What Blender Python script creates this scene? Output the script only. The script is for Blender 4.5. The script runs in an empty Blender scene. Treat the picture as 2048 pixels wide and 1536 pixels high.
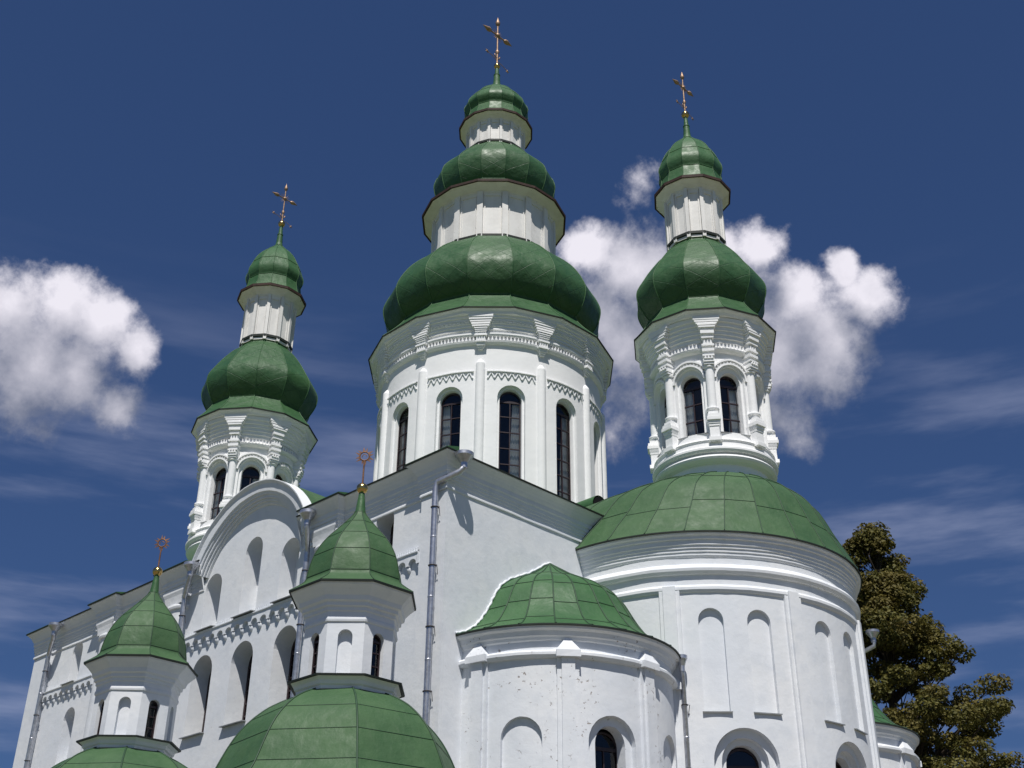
import bpy, math, random
import numpy as np
from mathutils import Vector, Matrix, noise
random.seed(7)
PI = math.pi
SC = bpy.context.scene
COL = SC.collection
R = math.radians
# ------------------------------------------------------------------ camera
cd = bpy.data.cameras.new('camera'); cam = bpy.data.objects.new('camera', cd); COL.objects.link(cam)
cd.sensor_width = 36.0; cd.lens = 36.0 * 2400 / 2048; cd.clip_end = 3000; cd.clip_start = .1
_fw = Vector((-0.61142414, 0.6211046, 0.49029541)); _up = Vector((0.33747586, -0.35575582, 0.87152042)); _rt = Vector((0.71573079, 0.69833149, 0.00790989))
M = Matrix(((_rt.x, _up.x, -_fw.x, 19.98671), (_rt.y, _up.y, -_fw.y, -18.153), (_rt.z, _up.z, -_fw.z, 1.6), (0, 0, 0, 1)))
cam.matrix_world = M
SC.camera = cam
# ------------------------------------------------------------------ light
SUN_EL, SUN_AZ = R(61.0), R(44)                    # azimuth east of south
sdir = Vector((math.sin(SUN_AZ) * math.cos(SUN_EL), -math.cos(SUN_AZ) * math.cos(SUN_EL), math.sin(SUN_EL)))
sl = bpy.data.lights.new('sun', 'SUN'); sl.energy = 4.7; sl.angle = R(.53); sl.color = (1.0, .965, .91)
so = bpy.data.objects.new('sun', sl); COL.objects.link(so); so.rotation_euler = sdir.to_track_quat('Z', 'Y').to_euler()
so.location = (40, -60, 80)
SC.view_settings.view_transform = 'Standard'; SC.view_settings.look = 'None'; SC.view_settings.gamma = 1; SC.view_settings.exposure = 0.0
SC.render.film_transparent = False
SC.cycles.max_bounces = 6; SC.cycles.diffuse_bounces = 3; SC.cycles.glossy_bounces = 3; SC.cycles.transparent_max_bounces = 8

W = bpy.data.worlds.new('World'); SC.world = W; W.use_nodes = True
nt = W.node_tree; N = nt.nodes; N.clear()
def nd(t, **k):
    n = N.new(t)
    for a, b in k.items(): setattr(n, a, b)
    return n
def ln(a, b): nt.links.new(a, b)
def mth(op, a, b=None, c=None, clamp=False):
    n = nd('ShaderNodeMath', operation=op, use_clamp=clamp)
    for i, v in enumerate((a, b, c)):
        if v is None: continue
        if isinstance(v, (int, float)): n.inputs[i].default_value = v
        else: ln(v, n.inputs[i])
    return n.outputs[0]
def vm(op, a, b=None, scale=None):
    n = nd('ShaderNodeVectorMath', operation=op)
    for i, v in enumerate((a, b)):
        if v is None: continue
        if isinstance(v, (tuple, list, Vector)): n.inputs[i].default_value = v
        else: ln(v, n.inputs[i])
    if scale is not None: n.inputs['Scale'].default_value = scale
    return n
def nz(vec, scale, detail, rough=.55):
    n = nd('ShaderNodeTexNoise'); ln(vec, n.inputs['Vector']); n.inputs['Scale'].default_value = scale
    n.inputs['Detail'].default_value = detail; n.inputs['Roughness'].default_value = rough
    return n
def mrange(v, a, b, c=0., d=1., smooth=True):
    n = nd('ShaderNodeMapRange'); n.interpolation_type = 'SMOOTHSTEP' if smooth else 'LINEAR'
    ln(v, n.inputs[0])
    for i, x in enumerate((a, b, c, d)): n.inputs[i + 1].default_value = x
    return n.outputs[0]
def cmix(f, a, b):
    n = nd('ShaderNodeMix', data_type='RGBA')
    if isinstance(f, (int, float)): n.inputs[0].default_value = f
    else: ln(f, n.inputs[0])
    for i, v in ((6, a), (7, b)):
        if isinstance(v, tuple): n.inputs[i].default_value = v
        else: ln(v, n.inputs[i])
    return n.outputs[2]
sky = nd('ShaderNodeTexSky', sky_type='NISHITA'); sky.sun_disc = False
sky.sun_elevation = SUN_EL; sky.sun_rotation = math.atan2(sdir.x, sdir.y)
sky.altitude = 300; sky.air_density = 1.0; sky.dust_density = .35; sky.ozone_density = 2.2
tc = nd('ShaderNodeTexCoord'); D0 = tc.outputs['Generated']
BL = [(-0.8523,0.2480,0.4605,0.0643,1.00),(-0.8183,0.2814,0.5013,0.0336,1.00),(-0.8005,0.3157,0.5095,0.0292,1.00),(-0.7918,0.3439,0.5048,0.0298,1.00),(-0.7899,0.3709,0.4883,0.0235,1.00),(-0.8277,0.3094,0.4681,0.0538,1.00),(-0.8164,0.3414,0.4658,0.0405,0.90),(-0.8105,0.3785,0.4470,0.0226,0.80),(-0.8413,0.3141,0.4399,0.0321,0.70),
 (-0.5244,0.6202,0.5833,0.0254,1.00),(-0.5011,0.6525,0.5684,0.0388,1.00),(-0.5419,0.6420,0.5424,0.0331,1.00),(-0.5290,0.6704,0.5203,0.0454,0.95),(-0.4850,0.6831,0.5460,0.0489,1.00),(-0.4130,0.7047,0.5769,0.0245,0.95),(-0.4356,0.6886,0.5798,0.0219,0.90),(-0.4428,0.7144,0.5418,0.0400,1.00),(-0.4036,0.7410,0.5367,0.0333,1.00),(-0.3654,0.7495,0.5520,0.0161,1.00),(-0.3595,0.7683,0.5296,0.0286,1.00),(-0.4021,0.7621,0.5075,0.0429,1.00),(-0.4406,0.7469,0.4980,0.0438,0.95),(-0.4052,0.7767,0.4823,0.0292,0.85),(-0.4491,0.7671,0.4581,0.0297,0.70),(-0.5415,0.6897,0.4807,0.0309,0.55),(-0.4424,0.7823,0.4386,0.0197,0.50),(-0.5633,0.6917,0.4519,0.0207,0.45),(-0.4701,0.6246,0.6237,0.0160,0.35),(-0.4493,0.6317,0.6317,0.0099,0.30)]
def field(vec, amp=1.0):
    w1 = nz(vec, 22, 5, .6)
    off = vm('SCALE', vm('SUBTRACT', w1.outputs['Color'], (.5, .5, .5)).outputs[0], scale=.028).outputs[0]
    v = vm('ADD', vec, off).outputs[0]
    acc = None
    for x, y, z, r, w in BL:
        d = vm('DISTANCE', v, (x, y, z)).outputs['Value']
        f = mth('MULTIPLY', mth('SUBTRACT', 1.0, mth('DIVIDE', d, r * 1.13)), w)
        acc = f if acc is None else mth('SMOOTH_MAX', acc, f, .45)
    det = nz(vec, 48, 9, .62).outputs['Fac']
    return mth('ADD', mth('MAXIMUM', acc, -1.0), mth('MULTIPLY', mth('SUBTRACT', det, .5), amp))
fA = field(D0)
fS = field(D0, .30)
lightdir = vm('ADD', D0, (.010, -.014, .040)).outputs[0]
fB = field(lightdir, .30)
alpha = mrange(fA, .0, .62)
thick = mrange(fA, .1, 1.1)
shade = mrange(mth('SUBTRACT', fS, fB), -.36, 1.05, smooth=False)            # lit towards the sun side
fine = nz(D0, 30, 6, .6).outputs['Fac']
lum = mth('ADD', mth('MULTIPLY', shade, 1.0), mth('MULTIPLY', mth('SUBTRACT', fine, .5), .7))
lum = mth('ADD', lum, .02, clamp=True)
ccol = cmix(lum, (.165, .19, .275, 1), (.88, .85, .93, 1))
# faint high cirrus streaks
mp = nd('ShaderNodeMapping'); ln(D0, mp.inputs['Vector']); mp.inputs['Rotation'].default_value = (.35, .25, .5); mp.inputs['Scale'].default_value = (3.2, 2.2, 17)
ci = nz(mp.outputs[0], 1.3, 6, .55).outputs['Fac']
sepd = nd('ShaderNodeSeparateXYZ'); ln(D0, sepd.inputs[0])
low = mrange(sepd.outputs[2], .58, .36)
cirrus = mth('MULTIPLY', mth('MULTIPLY', mrange(ci, .46, .78), low), .42)
skyc = sky.outputs[0]
grade = nd('ShaderNodeMix', data_type='RGBA', blend_type='MULTIPLY'); grade.inputs[0].default_value = 1
ln(skyc, grade.inputs[6]); grade.inputs[7].default_value = (.92, .86, .92, 1)
SKY_S = .10
base0 = vm('SCALE', grade.outputs[2], scale=SKY_S).outputs[0]
sb = nd('ShaderNodeSeparateXYZ'); ln(base0, sb.inputs[0]); cb = nd('ShaderNodeCombineXYZ')
for i, (k, p) in enumerate(((.158, .66), (.255, .66), (.43, .66))): ln(mth('MULTIPLY', mth('POWER', sb.outputs[i], p), k), cb.inputs[i])   # a polarised, clear summer sky
base = cb.outputs[0]
c1 = cmix(cirrus, base, (.46, .50, .68, 1))
c2 = cmix(mth('MULTIPLY', alpha, .97), c1, ccol)
bg = nd('ShaderNodeBackground'); ln(c2, bg.inputs['Color']); bg.inputs['Strength'].default_value = 1.0
wo = nd('ShaderNodeOutputWorld'); ln(bg.outputs[0], wo.inputs[0])

# ------------------------------------------------------------------ materials
class MT:
    def __init__(s, name):
        s.m = bpy.data.materials.new(name); s.m.use_nodes = True; s.t = s.m.node_tree
        s.b = s.t.nodes['Principled BSDF']; s.o = s.t.nodes['Material Output']
    def n(s, t, **k):
        x = s.t.nodes.new(t)
        for a, b in k.items(): setattr(x, a, b)
        return x
    def l(s, a, b): s.t.links.new(a, b)
    def coord(s, kind='Object'):
        if not hasattr(s, '_tc'): s._tc = s.n('ShaderNodeTexCoord')
        return s._tc.outputs[kind]
    def geo(s):
        if not hasattr(s, '_g'): s._g = s.n('ShaderNodeNewGeometry')
        return s._g.outputs['Position']
    def noise(s, vec, scale, detail=4, rough=.5, sc=None):
        if sc:
            mp = s.n('ShaderNodeMapping'); s.l(vec, mp.inputs[0]); mp.inputs['Scale'].default_value = sc; vec = mp.outputs[0]
        x = s.n('ShaderNodeTexNoise'); s.l(vec, x.inputs['Vector']); x.inputs['Scale'].default_value = scale
        x.inputs['Detail'].default_value = detail; x.inputs['Roughness'].default_value = rough
        return x.outputs['Fac']
    def rng(s, v, a, b, c=0., d=1.):
        x = s.n('ShaderNodeMapRange'); x.interpolation_type = 'SMOOTHSTEP'; s.l(v, x.inputs[0])
        for i, q in enumerate((a, b, c, d)): x.inputs[i + 1].default_value = q
        return x.outputs[0]
    def mix(s, f, a, b):
        x = s.n('ShaderNodeMix', data_type='RGBA')
        if isinstance(f, (int, float)): x.inputs[0].default_value = f
        else: s.l(f, x.inputs[0])
        for i, v in ((6, a), (7, b)):
            if isinstance(v, tuple): x.inputs[i].default_value = v if len(v) == 4 else v + (1,)
            else: s.l(v, x.inputs[i])
        return x.outputs[2]
    def math(s, op, a, b=None):
        x = s.n('ShaderNodeMath', operation=op)
        for i, v in enumerate((a, b)):
            if v is None: continue
            if isinstance(v, (int, float)): x.inputs[i].default_value = v
            else: s.l(v, x.inputs[i])
        return x.outputs[0]
    def bump(s, hts):
        prev = None
        for h, st, dist in hts:
            x = s.n('ShaderNodeBump'); x.inputs['Strength'].default_value = st; x.inputs['Distance'].default_value = dist
            s.l(h, x.inputs['Height'])
            if prev is not None: s.l(prev, x.inputs['Normal'])
            prev = x.outputs[0]
        s.l(prev, s.b.inputs['Normal'])
    def set(s, col=None, rough=None, metal=None, spec=None):
        for k, v in (('Base Color', col), ('Roughness', rough), ('Metallic', metal), ('Specular IOR Level', spec)):
            if v is None: continue
            if isinstance(v, tuple): s.b.inputs[k].default_value = v if len(v) == 4 else v + (1,)
            elif isinstance(v, (int, float)): s.b.inputs[k].default_value = v
            else: s.l(v, s.b.inputs[k])
        return s.m

def plaster(name, worn=0.0, k=1.0):
    m = MT(name); g = m.geo()
    big = m.noise(g, .55, 5, .6); mid = m.noise(g, 2.6, 5, .6); fin = m.noise(g, 38, 3, .6)
    streak = m.noise(g, 1.0, 5, .6, sc=(3.5, 3.5, .35))
    c = m.mix(m.rng(big, .3, .72), (.715, .745, .79), (.79, .80, .815))
    c = m.mix(m.rng(mid, .46, .76, 0, .7), c, (.655, .685, .73))
    c = m.mix(m.rng(streak, .60, .85, 0, .35), c, (.62, .63, .63))
    sp = m.noise(g, 9, 3, .6); reg = m.noise(g, .9, 2, .5)
    dirt = m.math('MULTIPLY', m.rng(sp, .70, .74), m.rng(reg, .52, .62))
    c = m.mix(m.math('MULTIPLY', dirt, .45), c, (.42, .40, .37))
    hts = [(m.noise(g, 1.3, 4, .55), .35, .05), (m.noise(g, 7, 4, .6), .22, .02), (fin, .16, .006)]
    if worn:
        v = m.noise(g, 11, 4, .65); r2 = m.noise(g, 1.15, 2, .5)
        pk = m.math('MULTIPLY', m.rng(v, .63, .66), m.rng(r2, .47, .58))
        c = m.mix(m.math('MULTIPLY', pk, .8), c, (.27, .22, .185))
        hts.append((m.math('SUBTRACT', 1.0, pk), .8, .012))
    m.bump(hts)
    if k != 1: c = m.mix(k - 1, c, (.93, .925, .92))
    return m.set(c, .88, 0, .25)
PL = plaster('white_lime_plaster'); PLT = plaster('fresh_white_plaster', 0, 1.72); PLW = plaster('peeling_white_plaster', 1.0)

def board():                                         # white painted boards of the lanterns
    m = MT('white_painted_boards'); g = m.geo()
    c = m.mix(m.rng(m.noise(g, 2.2, 5, .6, sc=(1, 1, .5)), .35, .75), (.80, .785, .76), (.70, .68, .655))
    sp = m.noise(g, 7, 3, .6)
    c = m.mix(m.rng(sp, .71, .75, 0, .6), c, (.25, .22, .2))
    m.bump([(m.noise(g, 6, 4, .6), .25, .02)])
    return m.set(c, .55, 0, .4)
BRD = board()

def green(name, diamonds=False, grime=0.0, rough=.52, tint=(1, 1, 1)):
    m = MT(name); g = m.geo()
    a = tuple(x * y for x, y in zip((.034, .103, .036), tint)); b = tuple(x * y for x, y in zip((.050, .130, .048), tint))
    c = m.mix(m.rng(m.noise(g, 1.1, 5, .6), .3, .7), a, b)
    st = m.noise(g, 1.5, 6, .65, sc=(5, 5, .7))
    c = m.mix(m.rng(st, .50, .8, 0, .22 + grime), c, (.085, .135, .075))
    c = m.mix(m.rng(m.noise(g, 5.5, 6, .7), .62, .75, 0, .25 + grime), c, (.030, .072, .034))
    hts = [(m.noise(g, 1.6, 3, .5), .55, .07), (m.noise(g, 5.0, 5, .65), .45, .035)]
    rr = m.rng(m.noise(g, 3.5, 4, .6), .3, .7, rough - .07, rough + .12)
    if diamonds:
        uv = m.n('ShaderNodeUVMap'); sx = m.n('ShaderNodeSeparateXYZ'); m.l(uv.outputs[0], sx.inputs[0])
        wob = m.math('MULTIPLY', m.math('SUBTRACT', m.noise(g, 2.0, 2, .5), .5), .10)
        def tri(x):
            f = m.math('FRACT', x); return m.math('ABSOLUTE', m.math('SUBTRACT', f, .5))
        p = tri(m.math('ADD', m.math('ADD', sx.outputs[0], sx.outputs[1]), wob))
        q = tri(m.math('ADD', m.math('SUBTRACT', sx.outputs[0], sx.outputs[1]), wob))
        lp = m.rng(p, .468, .494); lq = m.rng(q, .468, .494)
        lines = m.math('MAXIMUM', lp, lq)
        c = m.mix(m.math('MULTIPLY', lines, .55), c, (.016, .050, .020))
        # each sheet is dented a little on its own: soft crumple that changes over the lap lines
        hts += [(m.math('MULTIPLY', m.math('ADD', p, q), 1.0), .35, .03), (m.math('SUBTRACT', 1.0, lines), .5, .012)]
    m.bump(hts)
    return m.set(c, rr, 0, .38)
GRN = green('green_roof_paint'); GRD = green('green_dome_sheets', True, 0, .50, (.85, .85, .85)); GRC = green('weathered_green_paint', False, .28, .60, (1.12, .92, 1.02))
def simple(name, col, rough=.5, metal=0, spec=.5, var=.15, sc=3.0, bmp=0):
    m = MT(name); g = m.geo()
    c = m.mix(m.rng(m.noise(g, sc, 5, .6), .3, .7), tuple(x * (1 - var) for x in col), tuple(min(1, x * (1 + var)) for x in col))
    if bmp: m.bump([(m.noise(g, 14, 3, .6), bmp, .01)])
    return m.set(c, rough, metal, spec)
SEAM = simple('green_seam_shade_dirt', (.022, .062, .028), .6)  # seam ribs coloured darker: joint shadow painted in, together with dirt
EDGE = simple('dark_eave_metal', (.020, .026, .022), .6, 0, .3)
EDGB = simple('rusty_brown_eave', (.045, .024, .018), .7, 0, .3, .3, 5)
ZINC = simple('galvanised_zinc', (.52, .53, .57), .40, .85, .5, .18, 9, .1)
ZDK = simple('dark_iron', (.05, .045, .05), .6)
GOLD = simple('gilded_ball', (.62, .42, .16), .22, 1.0, .5, .12, 8)
GOLDW = simple('weathered_gilding', (.36, .235, .15), .5, .5, .5, .3, 12)
RUST = simple('bare_copper_sun', (.20, .10, .055), .6, .4, .5, .3, 12)
FRAME = simple('dark_brown_window_paint', (.030, .017, .020), .45, 0, .5, .3, 6)
CURT = simple('white_net_curtain', (.92, .92, .90), .9, 0, .1, .05, 2)
SILL = simple('grey_sill_metal', (.30, .31, .31), .5, .3, .4)
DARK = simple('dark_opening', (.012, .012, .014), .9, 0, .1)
ROOM = simple('dim_interior', (.085, .085, .09), .9, 0, .1)
def glass():
    m = MT('window_glass'); t = m.t
    tr = m.n('ShaderNodeBsdfTransparent'); tr.inputs[0].default_value = (.86, .88, .90, 1)
    gl = m.n('ShaderNodeBsdfGlossy'); gl.inputs['Roughness'].default_value = .03; gl.inputs[0].default_value = (.9, .92, .95, 1)
    fr = m.n('ShaderNodeFresnel'); fr.inputs[0].default_value = 1.55
    bp = m.n('ShaderNodeBump'); bp.inputs['Strength'].default_value = .08; bp.inputs['Distance'].default_value = .02
    m.l(m.noise(m.geo(), 2.5, 2), bp.inputs['Height']); m.l(bp.outputs[0], gl.inputs['Normal'])
    mx = m.n('ShaderNodeMixShader'); m.l(m.math('MINIMUM', m.math('ADD', m.math('MULTIPLY', fr.outputs[0], 1.0), .0), .9), mx.inputs[0]); m.l(tr.outputs[0], mx.inputs[1]); m.l(gl.outputs[0], mx.inputs[2])
    m.l(mx.outputs[0], m.o.inputs[0]); return m.m
GLASS = glass()

# ------------------------------------------------------------------ mesh builder
class MB:
    def __init__(s): s.straight = False; s.v = []; s.f = []; s.mi = []; s.sm = []; s.uv = []; s.key = {}
    def vid(s, p, grp):
        if grp is None: s.v.append(tuple(p)); return len(s.v) - 1
        k = (grp, round(p[0], 4), round(p[1], 4), round(p[2], 4))
        i = s.key.get(k)
        if i is None: s.v.append(tuple(p)); i = s.key[k] = len(s.v) - 1
        return i
    def face(s, pts, mat=0, grp=None, uv=None):
        ids = [s.vid(p, grp) for p in pts]; o = []; u = []
        for j, i in enumerate(ids):
            if i not in o: o.append(i); u.append(uv[j] if uv else (0, 0))
        if len(o) < 3: return
        s.f.append(o); s.mi.append(mat); s.sm.append(grp is not None); s.uv.append(u)
    def revolve(s, prof, n, a0=0, a1=2 * PI, c=(0, 0), mode='band', mat=0, uvs=None, gid=0):
        """mode: band = smooth round bands, facet = smooth up each facet, flat, both = one smooth skin"""
        for k in range(n):
            t0 = a0 + (a1 - a0) * k / n; t1 = a0 + (a1 - a0) * (k + 1) / n
            c0, s0, c1, s1 = math.cos(t0), math.sin(t0), math.cos(t1), math.sin(t1)
            L = 0
            for i in range(len(prof) - 1):
                (r0, z0), (r1, z1) = prof[i], prof[i + 1]
                dl = math.hypot(r1 - r0, z1 - z0)
                g = {'band': ('b', gid, i), 'facet': ('f', gid, k), 'flat': None, 'both': ('o', gid)}[mode]
                uv = None
                if uvs:
                    nu, lv = uvs                               # diamonds across a facet, metres per diamond
                    uv = [(0, L / lv), (nu, L / lv), (nu, (L + dl) / lv), (0, (L + dl) / lv)]
                s.face([(c[0] + r0 * c0, c[1] + r0 * s0, z0), (c[0] + r0 * c1, c[1] + r0 * s1, z0), (c[0] + r1 * c1, c[1] + r1 * s1, z1), (c[0] + r1 * c0, c[1] + r1 * s0, z1)], mat, g, uv)
                L += dl
    def box(s, c, u, v, w, mat=0):
        c, u, v, w = Vector(c), Vector(u), Vector(v), Vector(w)
        P = [c + a * u + b * v + d * w for d in (-1, 1) for b in (-1, 1) for a in (-1, 1)]
        for q in ((0, 2, 3, 1), (4, 5, 7, 6), (0, 1, 5, 4), (2, 6, 7, 3), (0, 4, 6, 2), (1, 3, 7, 5)): s.face([P[i] for i in q], mat)
    def hexa(s, P, mat=0):
        for q in ((0, 2, 3, 1), (4, 5, 7, 6), (0, 1, 5, 4), (2, 6, 7, 3), (0, 4, 6, 2), (1, 3, 7, 5)): s.face([P[i] for i in q], mat)
    def tube(s, path, r, n=8, mat=0, gid='t', caps=True):
        path = [Vector(p) for p in path]; rs = r if isinstance(r, (list, tuple)) else [r] * len(path)
        rings = []; ref = None
        for i, p in enumerate(path):
            t = (path[min(i + 1, len(path) - 1)] - path[max(i - 1, 0)]).normalized()
            if ref is None: ref = Vector((0, 0, 1)) if abs(t.z) < .9 else Vector((1, 0, 0))
            x = (ref - t * ref.dot(t)).normalized(); y = t.cross(x); ref = x
            rings.append([p + (x * math.cos(2 * PI * k / n) + y * math.sin(2 * PI * k / n)) * rs[i] for k in range(n)])
        g = (gid, len(s.f))
        for a, b in zip(rings, rings[1:]):
            for k in range(n): s.face([a[k], a[(k + 1) % n], b[(k + 1) % n], b[k]], mat, g)
        if caps: s.face(rings[0][::-1], mat); s.face(rings[-1], mat)
    def sphere(s, c, r, mat=0, n=16):
        prof = [(max(r * math.sin(PI * i / 12), 0), c[2] - r * math.cos(PI * i / 12)) for i in range(13)]
        s.revolve(prof, n, c=(c[0], c[1]), mode='both', mat=mat, gid=('sp', len(s.f)))
    def sweep(s, path, prof, closed=False, mat=0, ends=True):
        """prof = (outward offset, z); path runs with the outside on its left"""
        P = [Vector(p) for p in path]; n = len(P)
        def nrm(a, b): d = (b - a).normalized(); return Vector((-d.y, d.x))
        offs = []
        for i in range(n):
            ns = []
            if closed or i > 0: ns.append(nrm(P[i - 1], P[i]))
            if closed or i < n - 1: ns.append(nrm(P[i], P[(i + 1) % n]))
            m = sum(ns, Vector((0, 0))); m.normalize(); offs.append(m / max(.2, m.dot(ns[0])))
        for i in range(n if closed else n - 1):
          j = (i + 1) % n; m_ = max(1, int((P[j] - P[i]).length / .45))
          for q in range(m_):
            A, B = P[i].lerp(P[j], q / m_), P[i].lerp(P[j], (q + 1) / m_); OA, OB = offs[i] if q == 0 else None, offs[j] if q == m_ - 1 else None
            nn = nrm(P[i], P[j]); OA = nn if OA is None else OA; OB = nn if OB is None else OB
            for (o0, z0), (o1, z1) in zip(prof, prof[1:]):
                a = A + OA * o0; b = B + OB * o0; c = B + OB * o1; d = A + OA * o1
                s.face([(a.x, a.y, z0), (b.x, b.y, z0), (c.x, c.y, z1), (d.x, d.y, z1)], mat)
        if ends and not closed:
            for i in (0, n - 1):
                s.face([((P[i] + offs[i] * o).x, (P[i] + offs[i] * o).y, z) for o, z in prof], mat)

WORG = {}
def wobble(V, org):
    """hand-laid plaster: nothing is quite straight"""
    o = Vector(org); out = []
    for p in V:
        q = Vector(p) + o
        d = noise.noise_vector(q * .9) * .013 + noise.noise_vector(q * 3.7 + Vector((5, 1, 9))) * .007
        out.append(tuple(Vector(p) + d))
    return out
def obj(name, mb, mats, parent=None, org=(0, 0, 0)):
    """verts are written in world space unless org is given for a thing built round its own axis"""
    me = bpy.data.meshes.new(name)
    V = mb.v
    m0 = mats[0] if isinstance(mats, (list, tuple)) else mats
    if m0 in (PL, PLT, PLW) and not mb.straight: V = wobble(V, org)
    me.from_pydata(V, [], mb.f)
    for m in (mats if isinstance(mats, (list, tuple)) else [mats]): me.materials.append(m)
    me.polygons.foreach_set('material_index', mb.mi); me.polygons.foreach_set('use_smooth', mb.sm)
    if any(any(u != (0, 0) for u in q) for q in mb.uv):
        l = me.uv_layers.new(name='UVMap'); l.data.foreach_set('uv', np.array([c for q in mb.uv for u in q for c in u], dtype=np.float32))
    me.update()
    o = bpy.data.objects.new(name, me); COL.objects.link(o); put(o, parent, org); return o
def put(o, parent, org):
    WORG[o.name] = Vector(org)
    if parent is not None: o.parent = parent; o.location = Vector(org) - WORG[parent.name]
    else: o.location = org
def empty(name, org, label, cat, group=None):
    o = bpy.data.objects.new(name, None); COL.objects.link(o); o.empty_display_size = .5; put(o, None, org)
    o['label'] = label; o['category'] = cat
    if group: o['group'] = group
    return o
def copy_tree(o, parent, shift, top=True):
    c = o.copy(); COL.objects.link(c); c.parent = parent
    c.location = o.location + (Vector(shift) if top else Vector((0, 0, 0)))
    WORG[c.name] = WORG[o.name] + Vector(shift)
    for ch in list(o.children): copy_tree(ch, c, shift, False)
    return c

# ---- walls with arched openings in a plane or on a cylinder
def plane_map(o, u, n):
    o, u, n = Vector(o), Vector(u), Vector(n)
    return lambda s, z, d: o + u * s + Vector((0, 0, z)) - n * d
def cyl_map(c, r, a0=0.0):
    return lambda s, z, d: Vector((c[0] + (r - d) * math.cos(a0 + s / r), c[1] + (r - d) * math.sin(a0 + s / r), z))
def op(xc, w, zb, zt, depth, back=True, inner=(), flat=False): return dict(xc=xc, w=w, zb=zb, zt=zt, depth=depth, back=back, inner=list(inner), flat=flat)
def op_top(o, s):
    if o['flat']: return o['zt']
    return o['zt'] - o['w'] + math.sqrt(max(0, o['w'] ** 2 - (s - o['xc']) ** 2))
def region(mb, Mp, s0, s1, z0, z1, ops, d=0.0, ds=.5, mat=0, gid='w'):
    mb.straight = True
    f0 = z0 if callable(z0) else (lambda s: z0); f1 = z1 if callable(z1) else (lambda s: z1)
    K = 12
    xs = {round(s0, 5), round(s1, 5)}
    if gid is None or isinstance(gid, tuple) and len(gid) == 3 and gid[1] == 'i':
        for i in range(K + 1): xs.add(round((s0 + s1) / 2 - (s1 - s0) / 2 * math.cos(PI * i / K), 5))
    n = max(1, int(math.ceil((s1 - s0) / ds)))
    for i in range(n + 1): xs.add(round(s0 + (s1 - s0) * i / n, 5))
    for o in ops:
        for i in range(K + 1):
            x = round(o['xc'] - o['w'] * math.cos(PI * i / K), 5)
            if s0 < x < s1: xs.add(x)
    xs = sorted(xs)
    for a, b in zip(xs, xs[1:]):
        if b - a < 2e-5: continue
        m = (a + b) / 2
        cov = sorted([o for o in ops if abs(m - o['xc']) < o['w']], key=lambda o: o['zb'])
        lo = (f0(a), f0(b))
        for o in cov:
            mb.face([Mp(a, lo[0], d), Mp(b, lo[1], d), Mp(b, o['zb'], d), Mp(a, o['zb'], d)], mat, gid)
            lo = (op_top(o, a), op_top(o, b))
        mb.face([Mp(a, lo[0], d), Mp(b, lo[1], d), Mp(b, f1(b), d), Mp(a, f1(a), d)], mat, gid)
    for o in ops:
        xc, w = o['xc'], o['w']; e = d + o['depth']
        if o['flat']: arch = [(xc - w, o['zt']), (xc + w, o['zt'])]
        else: arch = [(xc - w * math.cos(PI * i / K), op_top(o, xc - w * math.cos(PI * i / K))) for i in range(K + 1)]
        g = ('rv', len(mb.f))
        for (a, za), (b, zb) in zip(arch, arch[1:]): mb.face([Mp(a, za, d), Mp(b, zb, d), Mp(b, zb, e), Mp(a, za, e)], mat, g)
        for x in (xc - w, xc + w): mb.face([Mp(x, o['zb'], d), Mp(x, arch[0][1], d), Mp(x, arch[0][1], e), Mp(x, o['zb'], e)], mat)
        mb.face([Mp(xc - w, o['zb'], d), Mp(xc + w, o['zb'], d), Mp(xc + w, o['zb'], e), Mp(xc - w, o['zb'], e)], mat)
        if o['back'] or o['inner']:
            region(mb, Mp, xc - w, xc + w, o['zb'], (lambda s, o=o: op_top(o, s)), o['inner'], e, ds, mat, (gid, 'i', len(mb.f)))

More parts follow.
